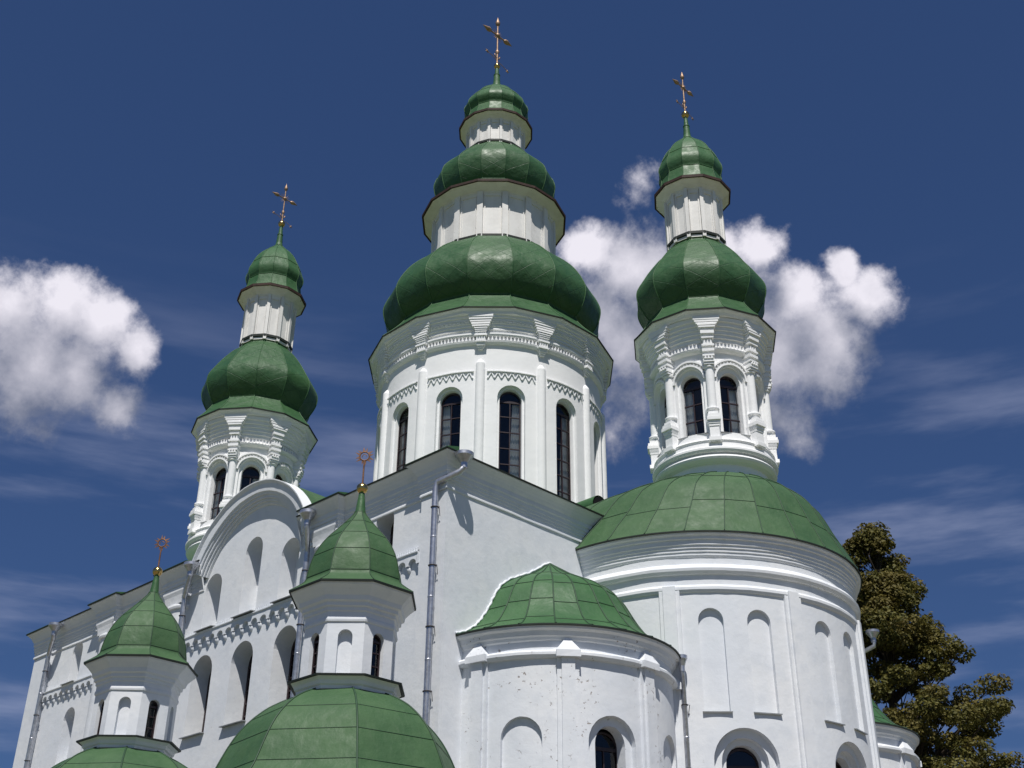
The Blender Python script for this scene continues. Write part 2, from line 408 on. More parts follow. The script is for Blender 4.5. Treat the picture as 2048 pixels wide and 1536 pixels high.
def window(parent, org, p, u, n, w, h, rows, cols=2, t=.05, curtain=0, arched=True, sill=None, reveal=0):
    """p = bottom centre of the frame's outer face, u across, n outward; h = full height"""
    p, u, n = Vector(p), Vector(u).normalized(), Vector(n).normalized(); z = Vector((0, 0, 1))
    fr = MB(); hd = .03; sp = h - w if arched else h
    def bar(x0, x1, z0, z1, dd=0.0, th=hd): fr.box(p + u * (x0 + x1) / 2 + z * (z0 + z1) / 2 - n * (th + dd), u * (x1 - x0) / 2, z * (z1 - z0) / 2, n * th)
    bar(-w, -w + t, 0, sp); bar(w - t, w, 0, sp); bar(-w + t, w - t, 0, t)
    if arched:
        K = 12
        for i in range(K):
            a, b = PI * i / K, PI * (i + 1) / K
            P = []
            for dd in (0, 2 * hd):
                for r in (w - t, w):
                    for q in (a, b): P.append(p + u * (r * math.cos(q)) + z * (sp + r * math.sin(q)) - n * dd)
            fr.hexa(P)
        bar(-w + t, w - t, sp - t * 1.0, sp + t * .6)
    else: bar(-w + t, w - t, h - t, h)
    for i in range(1, cols): x = -w + 2 * w * i / cols; bar(x - t * .33, x + t * .33, t, sp - t, .004, hd * .8)
    for f in rows: bar(-w + t, w - t, f * sp - t * .36, f * sp + t * .36, .006, hd * .75)
    wn = obj('window', fr, FRAME, parent, org)
    g = MB(); pts = [p - u * (w - t * .5) - n * hd * 1.1, p + u * (w - t * .5) - n * hd * 1.1]
    pts = [q + z * t * .4 for q in pts]
    if arched:
        for i in range(13): a = PI * i / 12; pts.append(p + u * (w - t * .5) * math.cos(a) + z * (sp + (w - t * .5) * math.sin(a)) - n * hd * 1.1)
    else: pts += [p + u * (w - t * .5) + z * h - n * hd * 1.1, p - u * (w - t * .5) + z * h - n * hd * 1.1]
    g.face(pts); obj('glass_pane', g, GLASS, wn, org)
    if curtain:
        c = MB(); sd = 1 if curtain > 0 else -1; rows_ = 14; colsn = 10
        def cp(i, j):
            fz = i / rows_; x1 = .10 + .34 * fz ** 1.0
            x0 = w * .98; xx = x0 - (x0 - w * (x1 - .15)) * (j / colsn) * 1.0
            return p + u * sd * xx + z * (t + (sp - t) * fz) - n * (.16 + .018 * math.sin(j * 2.1 + fz * 1.5))
        for i in range(rows_):
            for j in range(colsn): c.face([cp(i, j), cp(i, j + 1), cp(i + 1, j + 1), cp(i + 1, j)], 0, 'c')
        obj('curtain', c, CURT, wn, org)
    if sill:
        ov, dep = sill; s = MB()
        a = p - u * (w + ov) + n * (reveal + dep); b = p + u * (w + ov) + n * (reveal + dep)
        q = lambda v, dz, dn: v + z * dz + n * dn
        P = [q(a, -.05, 0), q(b, -.05, 0), q(a, .01, -dep - reveal), q(b, .01, -dep - reveal), q(a, -.025, 0), q(b, -.025, 0), q(a, .03, -dep - reveal), q(b, .03, -dep - reveal)]
        s.hexa(P); obj('sill', s, SILL, wn, org)
    return wn

# ------------------------------------------------------------------ ground (setting)
g = MB(); S = 900
for i in range(-6, 6):
    for j in range(-6, 6): g.face([(i * S / 6, j * S / 6, 0), ((i + 1) * S / 6, j * S / 6, 0), ((i + 1) * S / 6, (j + 1) * S / 6, 0), (i * S / 6, (j + 1) * S / 6, 0)])
m = MT('meadow_ground'); gg = m.geo()
gm = m.set(m.mix(m.rng(m.noise(gg, .2, 6, .6), .35, .65), (.075, .11, .035), (.14, .15, .06)), .95, 0, .1)
o = obj('ground', g, gm); o['kind'] = 'structure'
g = MB(); g.face([(-34, -30, .02), (34, -30, .02), (34, 34, .02), (-34, 34, .02)])
m = MT('sandy_paving'); gg = m.geo()
br = m.n('ShaderNodeTexBrick'); m.l(gg, br.inputs[0]); br.inputs['Scale'].default_value = 2.2; br.inputs['Color1'].default_value = (.15, .13, .105, 1); br.inputs['Color2'].default_value = (.18, .16, .13, 1); br.inputs['Mortar'].default_value = (.12, .11, .09, 1)
gm = m.set(m.mix(m.rng(m.noise(gg, .6, 5, .6), .3, .7, 0, .4), br.outputs[0], (.19, .17, .14)), .9, 0, .2)
o = obj('paving', g, gm); o['kind'] = 'structure'

# ------------------------------------------------------------------ the cathedral
CO = (-10.7, 9.6, 0)
CA = empty('cathedral', CO, 'white plastered cathedral with green onion domes on tall drums and rounded apses', 'cathedral')
LX, LY = 21.4, 19.2
GX = -8.35                                            # axis of the south gable
WZ = 14.0
# ---- south wall -----------------------------------------------------------
mS = plane_map((0, 0, 0), (1, 0, 0), (0, -1, 0))      # s = X (negative)
GR, GZ = 2.52, 13.25
w = MB(); ops = []
for dx in (-2, 0, 2): ops.append(op(GX + dx + .05, .52, 9.42, 11.72, .62, False))
ops += [op(GX - 1.92, .42, 12.5, 14.2, .5), op(GX + .02, .42, 12.5, 14.84, .5), op(GX + 1.86, .42, 12.5, 14.3, .5)]
rb = [op(-2.42, .36, 12.0, 13.97, .55, False), op(-2.42, .42, 9.3, 11.5, .5)]
b3 = [op(-14.2, .36, 12.45, 13.85, .5), op(-14.2, .42, 9.4, 11.6, .5)]
b4 = [op(-18.36, .34, 12.42, 13.82, .42), op(-18.08, .37, 9.6, 11.56, .42)]
ops += rb + b3 + b4
def stop(s):
    d = abs(s - GX)
    if d < 2.62: return max(14.2, GZ + math.sqrt(max(0, (GR + .3) ** 2 - d * d)))
    return 14.2
region(w, mS, -LX, 0, 0, stop, ops, 0, .35, 0, None)
SW = obj('wall', w, PL, CA)
SW['label'] = 'white south wall with rounded gable and arched niches'
for dx in (-2, 0, 2): window(CA, (0, 0, 0), (GX + dx + .05, .56, 9.45), (1, 0, 0), (0, -1, 0), .50, 2.25, (.2, .4, .6, .8), 2, .06, 0, True, (.05, .10), .58)
window(CA, (0, 0, 0), (-2.42, .5, 12.02), (1, 0, 0), (0, -1, 0), .35, 1.94, (.3, .6), 2, .05, 0, True)
# backing rooms so that windows are not see-through
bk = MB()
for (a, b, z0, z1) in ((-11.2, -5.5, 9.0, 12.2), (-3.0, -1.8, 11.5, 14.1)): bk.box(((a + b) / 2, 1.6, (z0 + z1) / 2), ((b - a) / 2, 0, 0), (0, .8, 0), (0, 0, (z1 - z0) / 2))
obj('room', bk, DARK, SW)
# sills of the three upper niches and the left bays
for x, hw, z in ((GX - 1.92, .46, 12.5), (GX + .02, .50, 12.5), (GX + 1.86, .46, 12.5), (-18.36, .42, 12.42), (-14.2, .42, 12.45)):
    s = MB(); s.hexa([(x - hw, -.20, z - .05), (x + hw, -.20, z - .05), (x - hw, .3, z + .015), (x + hw, .3, z + .015), (x - hw, -.20, z - .028), (x + hw, -.20, z - .028), (x - hw, .3, z + .035), (x + hw, .3, z + .035)])
    obj('sill', s, SILL, SW)
# pilasters
def flat_pilaster(x0, x1, pr, z1, z0=0):
    b = MB(); b.box(((x0 + x1) / 2, -pr / 2 - .0, (z0 + z1) / 2), ((x1 - x0) / 2, 0, 0), (0, pr / 2 - .002, 0), (0, 0, (z1 - z0) / 2)); return obj('pilaster', b, PL, SW)
flat_pilaster(-.92, -.002, .09, 13.9); flat_pilaster(-LX + .002, -LX + 1.2, .09, 13.9)
PIL = [-4.70, -12.08, -16.2]
for x in PIL:                                         # engaged half-round shafts with a cushion capital
    b = MB()
    hw = .52
    prof = [(.36, 0), (.36, 13.42), (.44, 13.44), (.46, 13.50), (.44, 13.56), (.36, 13.60)]
    for k in range(len(prof) - 1):
        for i in range(12):
            a0_, a1_ = PI + PI * i / 12, PI + PI * (i + 1) / 12
            (r0, z0), (r1, z1) = prof[k], prof[k + 1]
            f = lambda r, a, z: (x + r * 1.25 * math.cos(a), .02 + r * .72 * math.sin(a), z)
            b.face([f(r0, a0_, z0), f(r0, a1_, z0), f(r1, a1_, z1), f(r1, a0_, z1)], 0, ('sh', k))
    # capital: flares from the shaft into a square block
    def sec(hw_, pr_, z): return [(x - hw_, 0, z), (x - hw_, -pr_, z), (x + hw_, -pr_, z), (x + hw_, 0, z)]
    secs = [sec(.44, .24, 13.58), sec(.45, .25, 13.70), sec(.49, .27, 13.84), sec(.56, .30, 13.96), sec(.56, .30, 14.08)]
    for a, c in zip(secs, secs[1:]):
        for i in range(3): b.face([a[i], a[i + 1], c[i + 1], c[i]])
    pl = obj('pilaster', b, PL, SW)
    dmd = MB()                                        # little diamond boss
    q = [(x + .02, 13.72), (x + .11, 13.87), (x + .02, 14.02), (x - .07, 13.87)]
    for i in range(4): dmd.face([(q[i][0], -.275, q[i][1]), (q[(i + 1) % 4][0], -.275, q[(i + 1) % 4][1]), (x + .02, -.335, 13.87)])
# cornice profile (offset, z)
def cornice_prof(zt, zb, o):
    H = zt - zb
    st = [(0.0, 0.00), (.07, .0), (.11, .02), (.11, .07), (.05, .10), (.05, .20), (.10, .205), (.10, .29), (.16, .295), (.16, .385), (.22, .39), (.22, .50), (.30, .53), (.30, .66), (.40, .70), (.50, .78), (.66, .86), (.86, .93), (1.0, .965), (1.0, 1.0)]
    # scaled offsets above the bottom string
    return [(.0, zb)] + [(max(a, 0) * o, zb + b * H) for a, b in st]
CP = cornice_prof(14.67, 13.78, .30)
p1 = .10; p2 = .22
pathR = [(0, LY), (0, -p1), (-.92, -p1), (-.92, 0), (-4.12, 0), (-4.12, -p2), (-5.28, -p2), (-5.28, 0), (-5.92, 0)]
pathL = [(-10.78, 0), (-11.5, 0), (-11.5, -p2), (-12.66, -p2), (-12.66, 0), (-15.62, 0), (-15.62, -p2), (-16.78, -p2), (-16.78, 0), (-LX + 1.2, 0), (-LX + 1.2, -p1), (-LX, -p1), (-LX, LY), (0, LY)]
EP = [(.27, 14.668), (.335, 14.662), (.34, 14.695), (.27, 14.702)]
for pth in (pathR, pathL):
    b = MB(); b.sweep(pth, CP); COR = obj('cornice', b, PL, SW)
    e = MB(); e.sweep(pth, EP); obj('eave_edge', e, EDGE, COR)
# rounded gable cornice
gb = MB(); GC = (GX + .07, GZ)
rs = [(GR - .03, .0), (GR, .06), (GR + .07, .06), (GR + .07, .12), (GR + .15, .12), (GR + .15, .18), (GR + .24, .18), (GR + .24, .23), (GR + .32, .25), (GR + .32, .29), (GR + .54, .31), (GR + .62, .38), (GR + .65, .38), (GR + .65, .0)]
A0, A1 = R(21), R(159); K = 40
for k in range(K):
    a, c = A0 + (A1 - A0) * k / K, A0 + (A1 - A0) * (k + 1) / K
    for i, ((r0, d0), (r1, d1)) in enumerate(zip(rs, rs[1:])):
        f = lambda r, d, t: (GC[0] + r * math.cos(t), -d, GC[1] + r * math.sin(t))
        gb.face([f(r0, d0, a), f(r0, d0, c), f(r1, d1, c), f(r1, d1, a)], 0, ('g', i))
for t in (A0, A1): gb.face([(GC[0] + r * math.cos(t), -d, GC[1] + r * math.sin(t)) for r, d in rs])
GCO = obj('gable_cornice', gb, PL, SW)
# string with little teeth over the corbel table, and the corbel table
def corbel_table(x0, x1, zt, n, skips, teeth=True):
    b = MB(); pitch = (x1 - x0) / n; pr = .10; zb_ = zt - .50
    Mp = plane_map((0, -pr, 0), (1, 0, 0), (0, -1, 0))
    oo = [op(x0 + pitch * (i + .5), pitch * .35, zb_ + .0, zt - .10, pr - .002, False) for i in range(n)]
    low = lambda s: zb_ + .27 - .0 * s
    # plate bottom rises between the pendants: build plate in two bands
    K = 10
    for i in range(n):
        xc = x0 + pitch * (i + .5); r = pitch * .36; zs = zt - .12 - r
        # spandrel over each arch
        for k in range(K):
            a, c = xc - r * math.cos(PI * k / K), xc - r * math.cos(PI * (k + 1) / K)
            za, zc = zs + math.sqrt(max(0, r * r - (a - xc) ** 2)), zs + math.sqrt(max(0, r * r - (c - xc) ** 2))
            b.face([(a, -pr, za), (c, -pr, zc), (c, -pr, zt), (a, -pr, zt)])
            b.face([(a, -pr, za), (c, -pr, zc), (c, 0, zc), (a, 0, za)], 0, ('a', i))
    for i in range(n + 1):
        xm = x0 + pitch * i; hw = pitch * .14
        if i in (0, n): hw *= .9
        zs = zt - .12 - pitch * .36
        b.face([(xm - hw, -pr, zs - .02), (xm + hw, -pr, zs - .02), (xm + hw, -pr, zt), (xm - hw, -pr, zt)])
        # pendant corbel: rounded drop
        prof = [(hw, zs - .02), (hw * 1.15, zs - .05), (hw * 1.15, zs - .10), (hw * .8, zs - .15), (hw * .3, zs - .185), (0, zs - .19)]
        for (r0, z0), (r1, z1) in zip(prof, prof[1:]):
            for q in range(6):
                t0, t1 = PI + PI * q / 6, PI + PI * (q + 1) / 6
                f = lambda r, t, z: (xm + r * math.cos(t), r * 1.35 * math.sin(t) * (pr / (hw * 1.35 + .001) if 0 else 1), z)
                b.face([f(r0, t0, z0), f(r0, t1, z0), f(r1, t1, z1), f(r1, t0, z1)], 0, ('p', i))
        for sx in (-hw, hw): b.face([(xm + sx, -pr, zs - .02), (xm + sx, 0, zs - .02), (xm + sx, 0, zt), (xm + sx, -pr, zt)])
    o1 = obj('corbel_table', b, PL, SW)
    s = MB(); s.sweep([(x1, 0), (x0, 0)], [(0, zt - .01), (pr + .01, zt - .005), (pr + .03, zt + .02), (pr + .03, zt + .05), (pr - .02, zt + .075), (0, zt + .12)])
    if teeth:
        x = x0 + .03
        while x < x1:
            if not any(abs(x - q) < h for q, h in skips): s.box((x, -.05, zt + .105), (.022, 0, 0), (0, .05, 0), (0, 0, .035))
            x += .085
    obj('string_course', s, PL, SW)
corbel_table(-11.35, -5.45, 12.38, 14, ((GX - 1.92, .5), (GX + .02, .5), (GX + 1.86, .5)))
corbel_table(-4.05, -.95, 12.36, 8, ())
corbel_table(-15.55, -12.8, 12.36, 7, ((-14.2, .45),))
corbel_table(-20.1, -16.8, 12.33, 9, ((-18.36, .45),), False)
# ---- the other three walls
w = MB(); mE = plane_map((0, 0, 0), (0, 1, 0), (1, 0, 0)); region(w, mE, 0, LY, 0, 14.2, [], 0, 1.2, 0, None)
mW = plane_map((-LX, 0, 0), (0, 1, 0), (-1, 0, 0)); region(w, mW, 0, LY, 0, 14.2, [], 0, 1.2, 0, None)
mN = plane_map((0, LY, 0), (1, 0, 0), (0, 1, 0)); region(w, mN, -LX, 0, 0, 14.2, [], 0, 1.2, 0, None)
EW = obj('wall', w, PL, CA)
# ---- main roof ------------------------------------------------------------
r = MB(); ex = .32
def ring(i, z): return [(ex - i, -ex + i, z), (ex - i, LY + ex - i, z), (-LX - ex + i, LY + ex - i, z), (-LX - ex + i, -ex + i, z)]
for (i0, z0), (i1, z1) in (((0, 14.69), (.30, 14.82)), ((.30, 14.82), (5.2, 16.2)), ((5.2, 16.2), (8.5, 17.0))):
    a, c = ring(i0, z0), ring(i1, z1)
    for k in range(4):
        if k != 3 or i0 > 2: r.face([a[k], a[(k + 1) % 4], c[(k + 1) % 4], c[k]])
        else:                                         # the south slope stops on both sides of the gable
            for xa, xb, xc, xd in ((a[3][0], GX - 2.72, GX - 2.72, c[3][0]), (GX + 2.86, a[0][0], c[0][0], GX + 2.86)): r.face([(xa, a[0][1], z0), (xb, a[0][1], z0), (xc, c[0][1], z1), (xd, c[0][1], z1)])
r.face(ring(8.5, 17.0))
for px0, px1, pp in ((-5.28, -4.12, p2), (-12.66, -11.5, p2), (-16.78, -15.62, p2), (-LX, -LX + 1.2, p1), (-.92, 0, p1)):   # little lids over the breaks
    r.hexa([(px0 - .33, -ex - pp, 14.70), (px1 + .33, -ex - pp, 14.70), (px0 - .33, -ex + .3, 14.70), (px1 + .33, -ex + .3, 14.70), (px0 - .33, -ex - pp, 14.72), (px1 + .33, -ex - pp, 14.72), (px0 - .33, -ex + .3, 14.835), (px1 + .33, -ex + .3, 14.835)])
RO = obj('roof', r, GRN, CA)
for (y0, y1) in ((.0, 6.2), (13.0, 19.2)):           # barrel roofs of the arms
    bv = MB()
    for k in range(32):
        a, c = PI * k / 32, PI * (k + 1) / 32; rr = GR + .645
        f = lambda t, y: (GX + .07 + rr * math.cos(t), y, GZ + rr * math.sin(t))
        bv.face([f(a, y0), f(c, y0), f(c, y1), f(a, y1)], 0, ('bv', y0))
    obj('barrel_roof', bv, GRC, RO)
# dormer with a dark round opening by the east arm
d = MB()
dc = Vector((-1.15, 6.75, 15.72))
for k in range(12):
    a, c = PI * k / 12, PI * (k + 1) / 12
    f = lambda t, x, q=.34: (dc.x + x, dc.y + q * math.cos(t), dc.z + q * math.sin(t))
    d.face([f(a, .3), f(c, .3), f(c, -.5), f(a, -.5)], 0, 'd')
    d.face([(dc.x + .29, dc.y, dc.z), f(a, .29, .30), f(c, .29, .30)], 1)
d.box((dc.x, dc.y, dc.z - .4), (.29, 0, 0), (0, .338, 0), (0, 0, .4))
obj('dormer', d, [GRN, DARK], RO)

# ---- onion towers ----------------------------------------------------------
def smooth_prof(pts, n=6):
    """Catmull-Rom through (r,z) points"""
    out = []
    P = [pts[0]] + list(pts) + [pts[-1]]
    for i in range(1, len(P) - 2):
        p0, p1_, p2_, p3 = [np.array(q, float) for q in P[i - 1:i + 3]]
        for k in range(n):
            t = k / n
            q = .5 * ((2 * p1_) + (-p0 + p2_) * t + (2 * p0 - 5 * p1_ + 4 * p2_ - p3) * t * t + (-p0 + 3 * p1_ - 3 * p2_ + p3) * t ** 3)
            out.append((max(float(q[0]), 0.0), float(q[1])))
    out.append(pts[-1]); return out
def ribs(mb, prof, n, a0, rad, off=.006, mat=0):
    for k in range(n):
        a = a0 + 2 * PI * k / n
        mb.tube([((r + off) * math.cos(a), (r + off) * math.sin(a), z) for r, z in prof], rad, 5, mat, ('rib', k), False)
def hbands(mb, prof, n, a0, zs, rad=.012, a_end=None):
    """thin horizontal laps at the heights zs"""
    for z in zs:
        for (r0, z0), (r1, z1) in zip(prof, prof[1:]):
            if (z0 - z) * (z1 - z) <= 0 and z0 != z1:
                r = r0 + (r1 - r0) * (z - z0) / (z1 - z0)
                mb.tube([((r + .004) * math.cos(a0 + 2 * PI * k / n), (r + .004) * math.sin(a0 + 2 * PI * k / n), z) for k in range(n + 1)], rad, 5, 0, ('hb', z), False); break
def eave(mb, n, a0, r, z, edge=True):
    mb.revolve([(r - .005, z - .035), (r + .015, z - .03), (r + .02, z + .01), (r - .03, z + .02)], n, a0, a0 + 2 * PI, mode='flat')
def dome(parent, org, prof, n, a0, nu, lv, mat, rib=.016, name='onion_dome', laps=None, dn=6):
    pr = smooth_prof(prof, dn); b = MB(); b.revolve(pr, n, a0, a0 + 2 * PI, mode='facet', uvs=(nu, lv)); o = obj(name, b, mat, parent, org)
    q = MB(); ribs(q, pr[::2] + [pr[-1]], n, a0, rib)
    if laps: hbands(q, pr, n, a0, laps)
    obj('seam', q, GRN, o, org); return o
def lantern(parent, org, n, a0, r, z0, z1, soff_r, soff_z, zj):
    """panelled white neck with pilaster strips and a wide boxed soffit"""
    b = MB(); b.revolve([(r, z0), (r, z1)], n, a0, a0 + 2 * PI, mode='flat')
    for k in range(n):
        a = a0 + 2 * PI * k / n; v = Vector((math.cos(a), math.sin(a), 0)); u = Vector((-v.y, v.x, 0)); hw = r * PI / n * .24
        b.box(v * (r + .015) + Vector((0, 0, (z0 + z1) / 2)), u * hw, v * .055, Vector((0, 0, (z1 - z0) / 2)))
        am = a + PI / n; vm_ = Vector((math.cos(am), math.sin(am), 0)); um = Vector((-vm_.y, vm_.x, 0)); ra = r * math.cos(PI / n); fw = r * PI / n * .72
        for zz, hh in ((z1 - .10, .10), (z0 + .06, .06)): b.box(vm_ * (ra + .012) + Vector((0, 0, zz)), um * fw, vm_ * .024, Vector((0, 0, hh)))
        for q in (-1, 1): b.box(vm_ * (ra + .010) + um * q * fw * .86 + Vector((0, 0, (z0 + z1) / 2)), um * .022, vm_ * .022, Vector((0, 0, (z1 - z0) / 2 - .1)))
    o = obj('lantern', b, BRD, parent, org)
    fl = MB(); fl.revolve([(r + .02, zj - .10), (r + .085, zj - .06), (r + .085, zj + .035), (r + .02, zj + .05)], n, a0, a0 + 2 * PI, mode='flat'); obj('flashing', fl, EDGE, o, org)
    s = MB(); dr = soff_r - r
    s.revolve([(r - .03, z1 - .06), (r + .05, z1 - .05), (r + .06, z1 + .0), (r + dr * .40, z1 + (soff_z - z1) * .30), (r + dr * .86, z1 + (soff_z - z1) * .62), (r + dr * .97, soff_z - .05), (soff_r, soff_z - .02)], n, a0, a0 + 2 * PI, mode='flat')
    obj('cornice', s, BRD, o, org)
    e = MB(); e.revolve([(soff_r - .10, soff_z - .075), (soff_r + .005, soff_z - .095), (soff_r + .02, soff_z - .09), (soff_r + .022, soff_z + .012), (soff_r - .03, soff_z + .02)], n, a0, a0 + 2 * PI, mode='flat'); obj('eave_edge', e, EDGB, o, org)
    return o
def cross(parent, org, z, k=1.0, rb=.14):
    """gilded cross over a ball; bars run north-south"""
    b = MB()
    zc = z + 1.86 * k; Y = Vector((0, 1, 0)); Zv = Vector((0, 0, 1))
    b.tube([(0, 0, z), (0, 0, zc + .68 * k)], [.044 * k, .036 * k], 8)
    b.tube([(0, -.5 * k, zc), (0, .5 * k, zc)], .034 * k, 8)
    def bud(c, d, s):
        c, d = Vector(c), Vector(d).normalized()
        b.tube([c - d * .02 * s, c + d * .04 * s, c + d * .15 * s, c + d * .32 * s, c + d * .46 * s], [.03 * s, .085 * s, .10 * s, .045 * s, .004 * s], 8)
    bud((0, 0, zc + .62 * k), (0, 0, 1), k * 1.12); bud((0, .42 * k, zc), (0, 1, 0), k * 1.12); bud((0, -.42 * k, zc), (0, -1, 0), k * 1.12)
    b.sphere((0, 0, zc), .115 * k, 0, 12)
    for i in range(4):                                # thin rays between the arms
        a = PI / 4 + PI / 2 * i
        for da in (-.25, 0, .25): b.tube([(0, .08 * k * math.cos(a + da), zc + .08 * k * math.sin(a + da)), (0, .36 * k * math.cos(a + da), zc + .36 * k * math.sin(a + da))], [.014 * k, .004], 4)
    b.tube([(0, 0, z + .98 * k), (0, 0, z + .86 * k), (0, 0, z + .72 * k)], [.03 * k, .10 * k, .05 * k], 8)
    b.tube([(0, .16 * k * math.cos(t), z + .66 * k + .20 * k * math.sin(t)) for t in [PI + PI * i / 10 - .0 for i in range(11)]], [.010] + [.035 * k] * 9 + [.010], 6)   # crescent
    b.tube([(0, -.62 * k, z + .46 * k), (0, -.3 * k, z + .44 * k), (0, 0, z + .30 * k), (0, .3 * k, z + .26 * k), (0, .62 * k, z + .16 * k)], .014 * k, 6)   # lower bar
    for sy, zz in ((-.64, .48), (.64, .13)):
        for i in range(5): a = 2 * PI * i / 5; b.tube([(0, sy * k, z + zz * k), (0, sy * k + .12 * k * math.cos(a), z + zz * k + .12 * k * math.sin(a))], [.035 * k, .006], 5)
    o = obj('finial_cross', b, GOLDW, parent, org)
    s = MB(); s.sphere((0, 0, z - .02), rb); obj('ball', s, GOLD, o, org)
    return o

TA = R(-53.0)                                         # towers are turned a little off the walls
def arc_band(mb, Mp, xc, zc, r0, r1, d0, d1, K=18, half=PI):
    """raised arch moulding on a wall map, from radius r0 to r1, standing out d1 (negative depth)"""
    st = (PI - half) / 2
    for i in range(K):
        a, c = st + half * i / K, st + half * (i + 1) / K
        f = lambda r, t, d: Mp(xc + r * math.cos(t), zc + r * math.sin(t), d)
        mb.face([f(r0, a, -d1), f(r0, c, -d1), f(r1, c, -d1), f(r1, a, -d1)], 0, ('ab', xc, r0))
        mb.face([f(r0, a, -d1), f(r0, c, -d1), f(r0, c, d0), f(r0, a, d0)], 0, ('ab2', xc, r0))
        mb.face([f(r1, a, -d1), f(r1, c, -d1), f(r1, c, d0), f(r1, a, d0)], 0, ('ab3', xc, r0))
    for t in (st, st + half):
        f = lambda r, d: Mp(xc + r * math.cos(t), zc + r * math.sin(t), d)
        mb.face([f(r0, -d1), f(r1, -d1), f(r1, d0), f(r0, d0)])
def radial_block(mb, a, hw, r0, r1, z0, z1, hw1=None):
    v = Vector((math.cos(a), math.sin(a), 0)); u = Vector((-v.y, v.x, 0)); hw1 = hw if hw1 is None else hw1
    P = []
    for z, h in ((z0, hw), (z1, hw1)):
        for rr in (r0, r1):
            for q in (-1, 1): P.append(v * rr + u * q * h + Vector((0, 0, z)))
    mb.hexa(P)
def small_tower(org):
    RW = 1.66
    d = MB(); Mp = cyl_map((0, 0), RW, TA); arc = RW * PI / 4
    for k in range(8):
        s0 = k * arc
        region(d, Mp, s0, s0 + arc, 17.28, 21.2, [op(s0 + arc / 2, .44, 17.62, 19.86, .10, False, [op(s0 + arc / 2, .355, 17.62, 19.70, .22, False)])], 0, .11, 0, ('tw', k))
    # ring base and neck
    d.revolve([(1.60, 14.2), (1.60, 16.35), (1.58, 16.62), (1.72, 16.66), (1.80, 16.72), (1.83, 16.78), (1.80, 16.84), (1.73, 16.87), (1.73, 16.90), (1.84, 16.93), (1.88, 16.99), (1.88, 17.05), (1.85, 17.09), (1.80, 17.12), (1.79, 17.22), (1.80, 17.26), (1.83, 17.30), (1.80, 17.35), (1.70, 17.40), (1.66, 17.41)], 64, mode='band', gid='rb')
    dr = obj('drum', d, PLT, CA, org)
    # cornice rings
    c = MB()
    c.revolve([(1.64, 20.30), (1.74, 20.32), (1.80, 20.36), (1.82, 20.41), (1.76, 20.44), (1.72, 20.45), (1.72, 20.62), (1.77, 20.63), (1.77, 20.74), (1.82, 20.75), (1.82, 20.86), (1.86, 20.87), (1.86, 20.98), (1.90, 20.99), (1.90, 21.10), (1.95, 21.11), (1.95, 21.23), (2.01, 21.24), (2.03, 21.36)], 64, mode='band', gid='c')
    c.revolve([(1.98, 21.36), (2.13, 21.38), (2.18, 21.46), (2.26, 21.52), (2.27, 21.56)], 12, TA + PI / 12, TA + PI / 12 + 2 * PI, mode='flat')
    for k in range(96):                               # pointed teeth
        a = 2 * PI * k / 96; radial_block(c, a, .034, 1.70, 1.79, 20.44, 20.60, .004)
    co = obj('cornice', c, PLT, dr, org)
    e = MB(); eave(e, 12, TA + PI / 12, 2.29, 21.57); obj('eave_edge', e, EDGE, dr, org)
    for k in range(8):
        s = k * arc; av = MB()                        # archivolts over the windows
        xc = s + arc / 2; zc = 19.44
        arc_band(av, Mp, xc, zc, .46, .52, 0, .06); arc_band(av, Mp, xc, zc, .60, .655, 0, .07, half=PI * .94)
        for i in range(15):
            t = PI * (.06 + .88 * i / 14); f = lambda r, q, dd: Mp(xc + r * math.cos(q), zc + r * math.sin(q), dd)
            dt = .035
            av.face([f(.53, t - dt, -.05), f(.53, t + dt, -.05), f(.60, t, -.05)]); av.face([f(.53, t - dt, -.05), f(.60, t, -.05), f(.60, t, 0), f(.53, t - dt, 0)]); av.face([f(.53, t + dt, -.05), f(.60, t, -.05), f(.60, t, 0), f(.53, t + dt, 0)])
        obj('archivolt', av, PLT, dr, org)
        a = TA + k * PI / 4; v = Vector((math.cos(a), math.sin(a), 0))
        cl = MB(); cx, cy = v.x * 1.72, v.y * 1.72    # column shaft and base
        cl.revolve([(.135, 18.36), (.13, 19.72), (.17, 19.73), (.175, 19.77), (.14, 19.80)], 14, c=(cx, cy), mode='band', gid='s')
        cl.revolve([(.145, 18.20), (.15, 18.26), (.19, 18.28), (.20, 18.32), (.19, 18.36), (.14, 18.37)], 14, c=(cx, cy), mode='band', gid='s2')
        for hw, rr, z0, z1, h1 in ((.15, 1.90, 18.10, 18.20, .14), (.185, 1.95, 18.00, 18.10, .165), (.20, 1.97, 17.90, 18.00, .20), (.165, 1.92, 17.80, 17.90, .195), (.15, 1.90, 17.72, 17.80, .16), (.14, 1.88, 17.36, 17.72, .14), (.19, 1.93, 17.24, 17.36, .17)):
            radial_block(cl, a, hw, 1.55, rr, z0, z1, h1)
        obj('column', cl, PLT, dr, org)
        br = MB()                                     # stacked capital, widening into the cornice bracket
        for hw, rr, z0, z1 in ((.15, 1.91, 19.80, 19.86), (.165, 1.94, 19.87, 19.96), (.15, 1.90, 19.96, 20.06), (.175, 1.96, 20.06, 20.11), (.15, 1.91, 20.11, 20.22), (.18, 1.97, 20.22, 20.31), (.15, 1.91, 20.31, 20.40), (.19, 1.98, 20.40, 20.46), (.145, 1.92, 20.46, 20.66), (.185, 2.00, 20.66, 20.70), (.17, 1.97, 20.70, 20.80), (.205, 2.04, 20.80, 20.90), (.205, 2.03, 20.91, 20.99), (.25, 2.08, 20.99, 21.05), (.28, 2.09, 21.06, 21.12), (.32, 2.07, 21.12, 21.17), (.36, 2.08, 21.18, 21.26), (.40, 2.09, 21.26, 21.38)):
            radial_block(br, a, hw, 1.5, rr, z0, z1)
